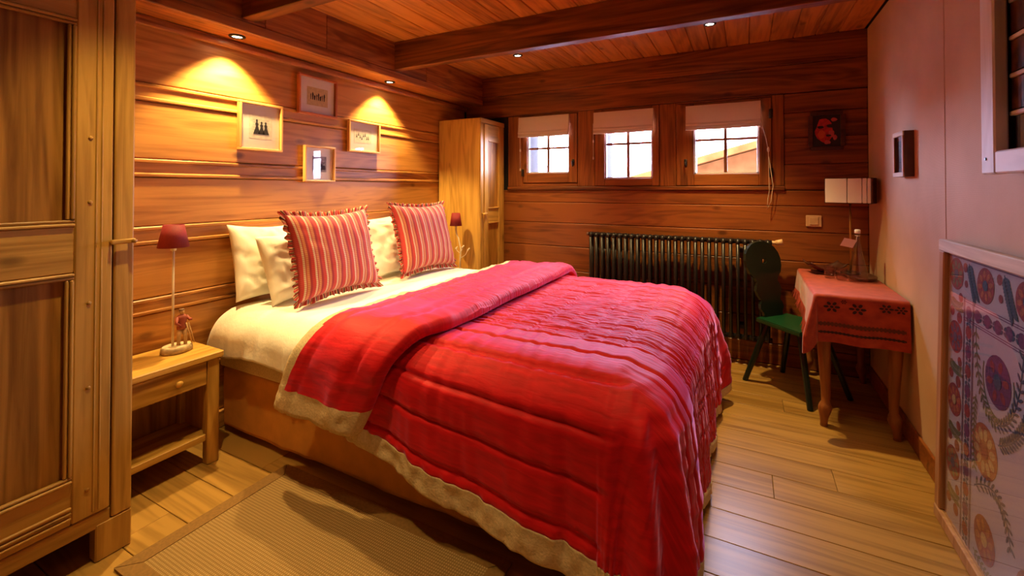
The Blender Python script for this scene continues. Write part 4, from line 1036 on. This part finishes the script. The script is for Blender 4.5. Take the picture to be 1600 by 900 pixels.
# ------------------------------------------------------------------ green chair
def chair():
    C = Vector((.285, 3.555, 0)); u = Vector((.75, -.66, 0)).normalized(); ang = math.atan2(u.y, u.x)
    t = thing('green_chair', 'dark green painted wooden chair with carved round-topped back', 'chair', C, ang)   # local +x = front
    sz = .452
    bm = bmesh.new(); prism(bm, [(-.175, -.150), (.175, -.185), (.175, .185), (-.175, .150)], lambda p, k: (p[0], p[1], sz-.030+.030*k)); bmesh.ops.bevel(bm, geom=list(bm.edges), offset=.006, segments=2, affect='EDGES'); obj('seat', bm, 'green_paint', t)
    for sx in (-1, 1):
        for sy in (-1, 1):
            bm = bmesh.new(); tube(bm, [(sx*.115, sy*.105, sz-.031), (sx*.235, sy*.185, 0)], [.020, .017], 8); obj('leg', bm, 'dkgreen_paint', t)
    bm = bmesh.new()
    # back outline (half), mirrored
    half = [(.085, 0), (.090, .03), (.112, .055), (.106, .085), (.090, .11), (.108, .14), (.122, .175), (.112, .21), (.098, .235), (.112, .262), (.146, .290), (.166, .335), (.170, .385), (.158, .43), (.128, .468), (.090, .494), (.045, .508), (0, .512)]
    out = half + [(-a, b) for a, b in half[-2::-1]]
    f_ = lambda p, k: (-.150 - .022*k - p[1]*.22, p[0], sz - .001 + p[1])
    # plate with a hand hole
    hole = [(.028*math.cos(2*PI*k/14), .375 + .020*math.sin(2*PI*k/14)) for k in range(14)]
    lay = []
    for k in (0, 1):
        a = [bm.verts.new(f_(p, k)) for p in out]; h = [bm.verts.new(f_(p, k)) for p in hole]
        es = [bm.edges.new((q[i], q[(i+1) % len(q)])) for q in (a, h) for i in range(len(q))]
        bmesh.ops.triangle_fill(bm, use_beauty=True, use_dissolve=False, edges=es); lay.append((a, h))
    for q in (0, 1):
        A, B = lay[0][q], lay[1][q]
        for i in range(len(A)): bm.faces.new((A[i], A[(i+1) % len(A)], B[(i+1) % len(A)], B[i]))
    obj('backrest', bm, 'dkgreen_paint', t)
chair()

# ------------------------------------------------------------------ right wall: small deep frame, whitewashed rack, leaning textile
t = thing('small_wall_frame', 'small deep brown box frame hung on the papered wall', 'picture', (XR, 3.0, 1.41))
box('box_side', 'brown_box', t, -.040, 0, 0, .008, 0, .24, .002); box('box_side', 'brown_box', t, -.040, 0, .172, .18, 0, .24, .002); box('box_back', 'art_dark', t, -.03, 0, .008, .172, .008, .232, 0); box('box_side', 'brown_box', t, -.040, 0, .008, .172, 0, .008, .002); box('box_side', 'brown_box', t, -.040, 0, .008, .172, .232, .24, .002)
for a, b, c, d, m_ in ((0, .18, 0, .024, 'old_pale_lit_y'), (0, .18, .216, .24, 'old_pale_lit_y'), (0, .024, .024, .216, 'old_warm_lit_z'), (.156, .18, .024, .216, 'old_warm_lit_z')): box('face_frame', m_, t, -.047, -.0405, a, b, c, d, .002)
box('glass_pane', 'glass_pic', t, -.040, -.038, .024, .156, .024, .216, 0)
def rack():
    Y1, Y0, Z0, Z1 = 2.045, 1.20, 1.395, 2.30; dep = .075
    t = thing('whitewashed_wall_rack', 'whitewashed old window frame with dark slatted inside on the papered wall', 'wall rack', (XR, (Y0+Y1)/2, Z0)); o = Vector((XR, (Y0+Y1)/2, Z0))
    def b_(n, m, x0, x1, y0, y1, z0, z1, bev=.003, par=t): return box(n, m, par, x0, x1, y0-o.y, y1-o.y, z0-o.z, z1-o.z, bev)
    sw = .088
    b_('stile', 'wash_z', -dep, -dep+.035, Y1-sw, Y1, Z0, Z1, .005); b_('stile', 'wash_z', -dep, -dep+.035, Y0, Y0+sw, Z0, Z1, .005)
    b_('rail', 'wash_y', -dep+.001, -dep+.034, Y0+sw, Y1-sw, Z0+.001, Z0+.072, .005); b_('rail', 'wash_y', -dep+.001, -dep+.034, Y0+sw, Y1-sw, Z1-.08, Z1, .005)
    b_('box_back', 'panel_art', -.014, 0, Y0+.01, Y1-.01, Z0+.01, Z1-.01, 0)
    for a, b in ((Y0+.005, Y0+.02), (Y1-.02, Y1-.005)): b_('box_side', 'brown_box', -dep+.036, -.014, a, b, Z0+.01, Z1-.01, 0)
    z = Z0+.072; k = 0
    while z < Z1-.1:
        if k: b_('slat', 'wash_y', -dep+.040, -.016, Y0+.03, Y1-.075, z-.008, z+.006, .003)
        if k == 0: b_('mirror_pane', 'mirror', -.030, -.026, Y0+.03, Y1-.10, z+.004, z+.105, 0)
        else: b_('painted_panel', 'panel_art', -.032, -.026, Y0+.03, Y1-.085, z+.010, z+.105, 0)
        z += .118; k += 1
    bm = bmesh.new(); lathe(bm, [(.005, 0), (.005, .003)], n=10); bmesh.ops.rotate(bm, verts=bm.verts, matrix=Matrix.Rotation(-PI/2, 3, 'Y')); bmesh.ops.translate(bm, verts=bm.verts, vec=(-dep, Y1-.034-o.y, .05)); obj('nail', bm, 'dark_metal', t)
rack()
def textile():
    YL, YR, H_ = 2.475, 1.30, 1.140            # far end, near end, height
    dx = .045; tilt = math.atan2(dx-.018, H_)
    t = thing('framed_suzani_textile', 'large framed embroidered textile leaning on the papered wall', 'framed textile', (XR-.062, YL, 0))
    t.rotation_euler = (0, tilt, 0)
    # local: x normal to the front (-x faces room), y from 0 (far end) to -W, z up
    W_ = YL-YR; fw = .048; th = .034
    box('frame_rail', 'old_pale_lit_y', t, -th+.008, .008, -W_, 0, H_-fw, H_, .004); box('frame_rail', 'old_warm_lit_z', t, -th+.008, .008, -W_, 0, .0, fw, .004)
    box('frame_stile', 'old_warm_lit_z', t, -th+.010, .006, -fw, -.001, fw+.0005, H_-fw-.0005, .004); box('frame_stile', 'old_warm_lit_z', t, -th+.010, .006, -W_+.001, -W_+fw, fw+.0005, H_-fw-.0005, .004)
    tx = box('textile', 'cloth_pale', t, -.004, .004, -W_+fw, -fw, fw, H_-fw, 0)
    lay = [0]
    def flat(pts, bm, lv): prism(bm, pts, lambda p, k: (-.0042 - .0004*lv - .0003*k, -p[0], p[1]))
    def disc(bm, cx, cy, r, lv, n=22, ry=None):
        flat([(cx + r*math.cos(2*PI*k/n), cy + (ry or r)*math.sin(2*PI*k/n)) for k in range(n)], bm, lv)
    def petal(bm, cx, cy, a, r0, r1, w_, lv):
        pts = []
        for k in range(10):
            ph = 2*PI*k/10; uu = (r0+r1)/2 + (r1-r0)/2*math.cos(ph); vv = w_*math.sin(ph)
            pts.append((cx + uu*math.cos(a) - vv*math.sin(a), cy + uu*math.sin(a) + vv*math.cos(a)))
        flat(pts, bm, lv)
    def rosette(cx, cy, r, outer, mid, core, np_=8):
        bm = bmesh.new(); disc(bm, cx, cy, r, 1); o = obj('rosette', bm, outer, tx)
        bm = bmesh.new()
        for k in range(np_): petal(bm, cx, cy, 2*PI*k/np_ + .2, r*.38, r*.86, r*.15, 2)
        obj('rosette_petals', bm, mid, o)
        bm = bmesh.new(); disc(bm, cx, cy, r*.30, 3, 14); obj('rosette_core', bm, core, o)
    def vine(pts, m_, leaf, w_=.005):
        bm = bmesh.new(); P = []
        n = 26
        for i in range(n+1):       # quadratic bezier
            s = i/n; P.append(tuple((1-s)**2*pts[0][q] + 2*s*(1-s)*pts[1][q] + s*s*pts[2][q] for q in (0, 1)))
        for (a, b) in zip(P, P[1:]):
            d = Vector((b[0]-a[0], b[1]-a[1])); nn = Vector((-d.y, d.x)).normalized()*w_*.5
            flat([(a[0]+nn.x, a[1]+nn.y), (a[0]-nn.x, a[1]-nn.y), (b[0]-nn.x, b[1]-nn.y), (b[0]+nn.x, b[1]+nn.y)], bm, 1)
        for i in range(1, n, 2):
            a, b = P[i], P[i+1]; g = math.atan2(b[1]-a[1], b[0]-a[0])
            for s in (-1, 1): petal(bm, a[0], a[1], g + s*.80, .004, leaf, leaf*.15, 2)
        obj('leafy_vine', bm, m_, tx)
    a0 = fw; top = H_-fw
    # border lines
    bm = bmesh.new()
    for x in (.188, .196, .262, .270): flat([(x, a0), (x+.003, a0), (x+.003, top-.15), (x, top-.15)], bm, 1)
    for y in (top-.158, top-.166, top-.228, top-.236): flat([(.19, y), (W_-fw-.15, y), (W_-fw-.15, y+.003), (.19, y+.003)], bm, 1)
    for x in (.075,): flat([(a0, top-.012), (W_-fw, top-.012), (W_-fw, top-.009), (a0, top-.009)], bm, 1)
    obj('border_line', bm, 's_purple', tx)
    # outer column and top row of large rosettes
    z = top-.075; k = 0
    while z > .08:
        rosette(.118, z, .062, 's_red', ('s_olive', 's_blue', 's_orange')[k % 3], ('s_blue', 's_blue', 's_ochre')[k % 3]); 
        if z > .26: vine([(.07, z-.10), (.11, z-.13), (.17, z-.12)], 's_olive', .028, .004); bm = bmesh.new(); disc(bm, .085, z-.15, .02, 1, 12); disc(bm, .16, z-.085, .018, 1, 12); disc(bm, .15, z-.165, .022, 1, 12); obj('small_flower', bm, 's_red', tx)
        z -= .245; k += 1
    x = .355; k = 0
    while x < W_-.08:
        rosette(x, top-.078, .062, 's_red', 's_orange', 's_blue'); vine([(x-.13, top-.02), (x-.10, top-.09), (x-.07, top-.14)], 's_blue', .034, .005); bm = bmesh.new(); disc(bm, x-.16, top-.04, .018, 1, 12); disc(bm, x-.15, top-.10, .014, 1, 12); obj('small_flower', bm, 's_red', tx); x += .255; k += 1
    # inner narrow border of small flowers
    z = top-.20; k = 0
    while z > .07:
        bm = bmesh.new(); disc(bm, .231, z, .024, 1, 14); obj('small_flower', bm, ('s_purple', 's_red')[k % 2], tx)
        bm = bmesh.new(); [petal(bm, .231, z-.036, q, .004, .026, .006, 1) for q in (.6, 2.5, 3.8, 5.6)]; obj('small_leaves', bm, 's_blue', tx); z -= .072; k += 1
    x = .30; k = 0
    while x < W_-.1:
        bm = bmesh.new(); disc(bm, x, top-.197, .024, 1, 14); obj('small_flower', bm, 's_purple', tx)
        bm = bmesh.new(); [petal(bm, x+.036, top-.197, q, .004, .026, .006, 1) for q in (.6, 2.5, 3.8, 5.6)]; obj('small_leaves', bm, 's_blue', tx); x += .072; k += 1
    # central field
    rosette(.45, .72, .085, 's_purple', 's_red', 's_blue', 6); rosette(.37, .455, .090, 's_orange', 's_ochre', 's_red', 10); rosette(.72, .50, .105, 's_red', 's_blue', 's_ochre', 10); rosette(.80, .78, .075, 's_purple', 's_orange', 's_blue', 8)
    rosette(.38, .16, .075, 's_red', 's_orange', 's_ochre', 8); rosette(.66, .17, .080, 's_orange', 's_blue', 's_red', 8); rosette(.98, .30, .09, 's_red', 's_blue', 's_ochre', 8); rosette(1.02, .62, .08, 's_purple', 's_red', 's_blue', 8)
    for p_, m_, l_ in ((((.29, .86), (.30, .60), (.44, .58)), 's_olive', .032), (((.44, .58), (.58, .60), (.60, .86)), 's_blue', .032), (((.30, .62), (.28, .50), (.30, .36)), 's_olive', .026), (((.30, .30), (.50, .44), (.55, .24)), 's_blue', .034),
                       (((.46, .52), (.56, .56), (.62, .66)), 's_blue', .034), (((.30, .08), (.45, .02), (.55, .12)), 's_olive', .030), (((.62, .32), (.78, .36), (.84, .22)), 's_blue', .034), (((.84, .40), (.92, .52), (.90, .70)), 's_olive', .034), (((.66, .88), (.70, .66), (.88, .64)), 's_olive', .03)):
        vine(p_, m_, l_)
    # paisley outline around the purple flower
    bm = bmesh.new()
    for k in range(30):
        a, b = PI*.9 + 1.2*PI*k/30, PI*.9 + 1.2*PI*(k+1)/30
        P = [(.45 + r*math.cos(q)*.85, .72 + r*math.sin(q)) for q, r in ((a, .115), (b, .115), (b, .122), (a, .122))]; flat(P, bm, 1)
    obj('paisley_outline', bm, 's_olive', tx)
    box('glass_pane', 'glass_big', t, -.012, -.010, -W_+fw, -fw, fw, H_-fw, 0)
textile()
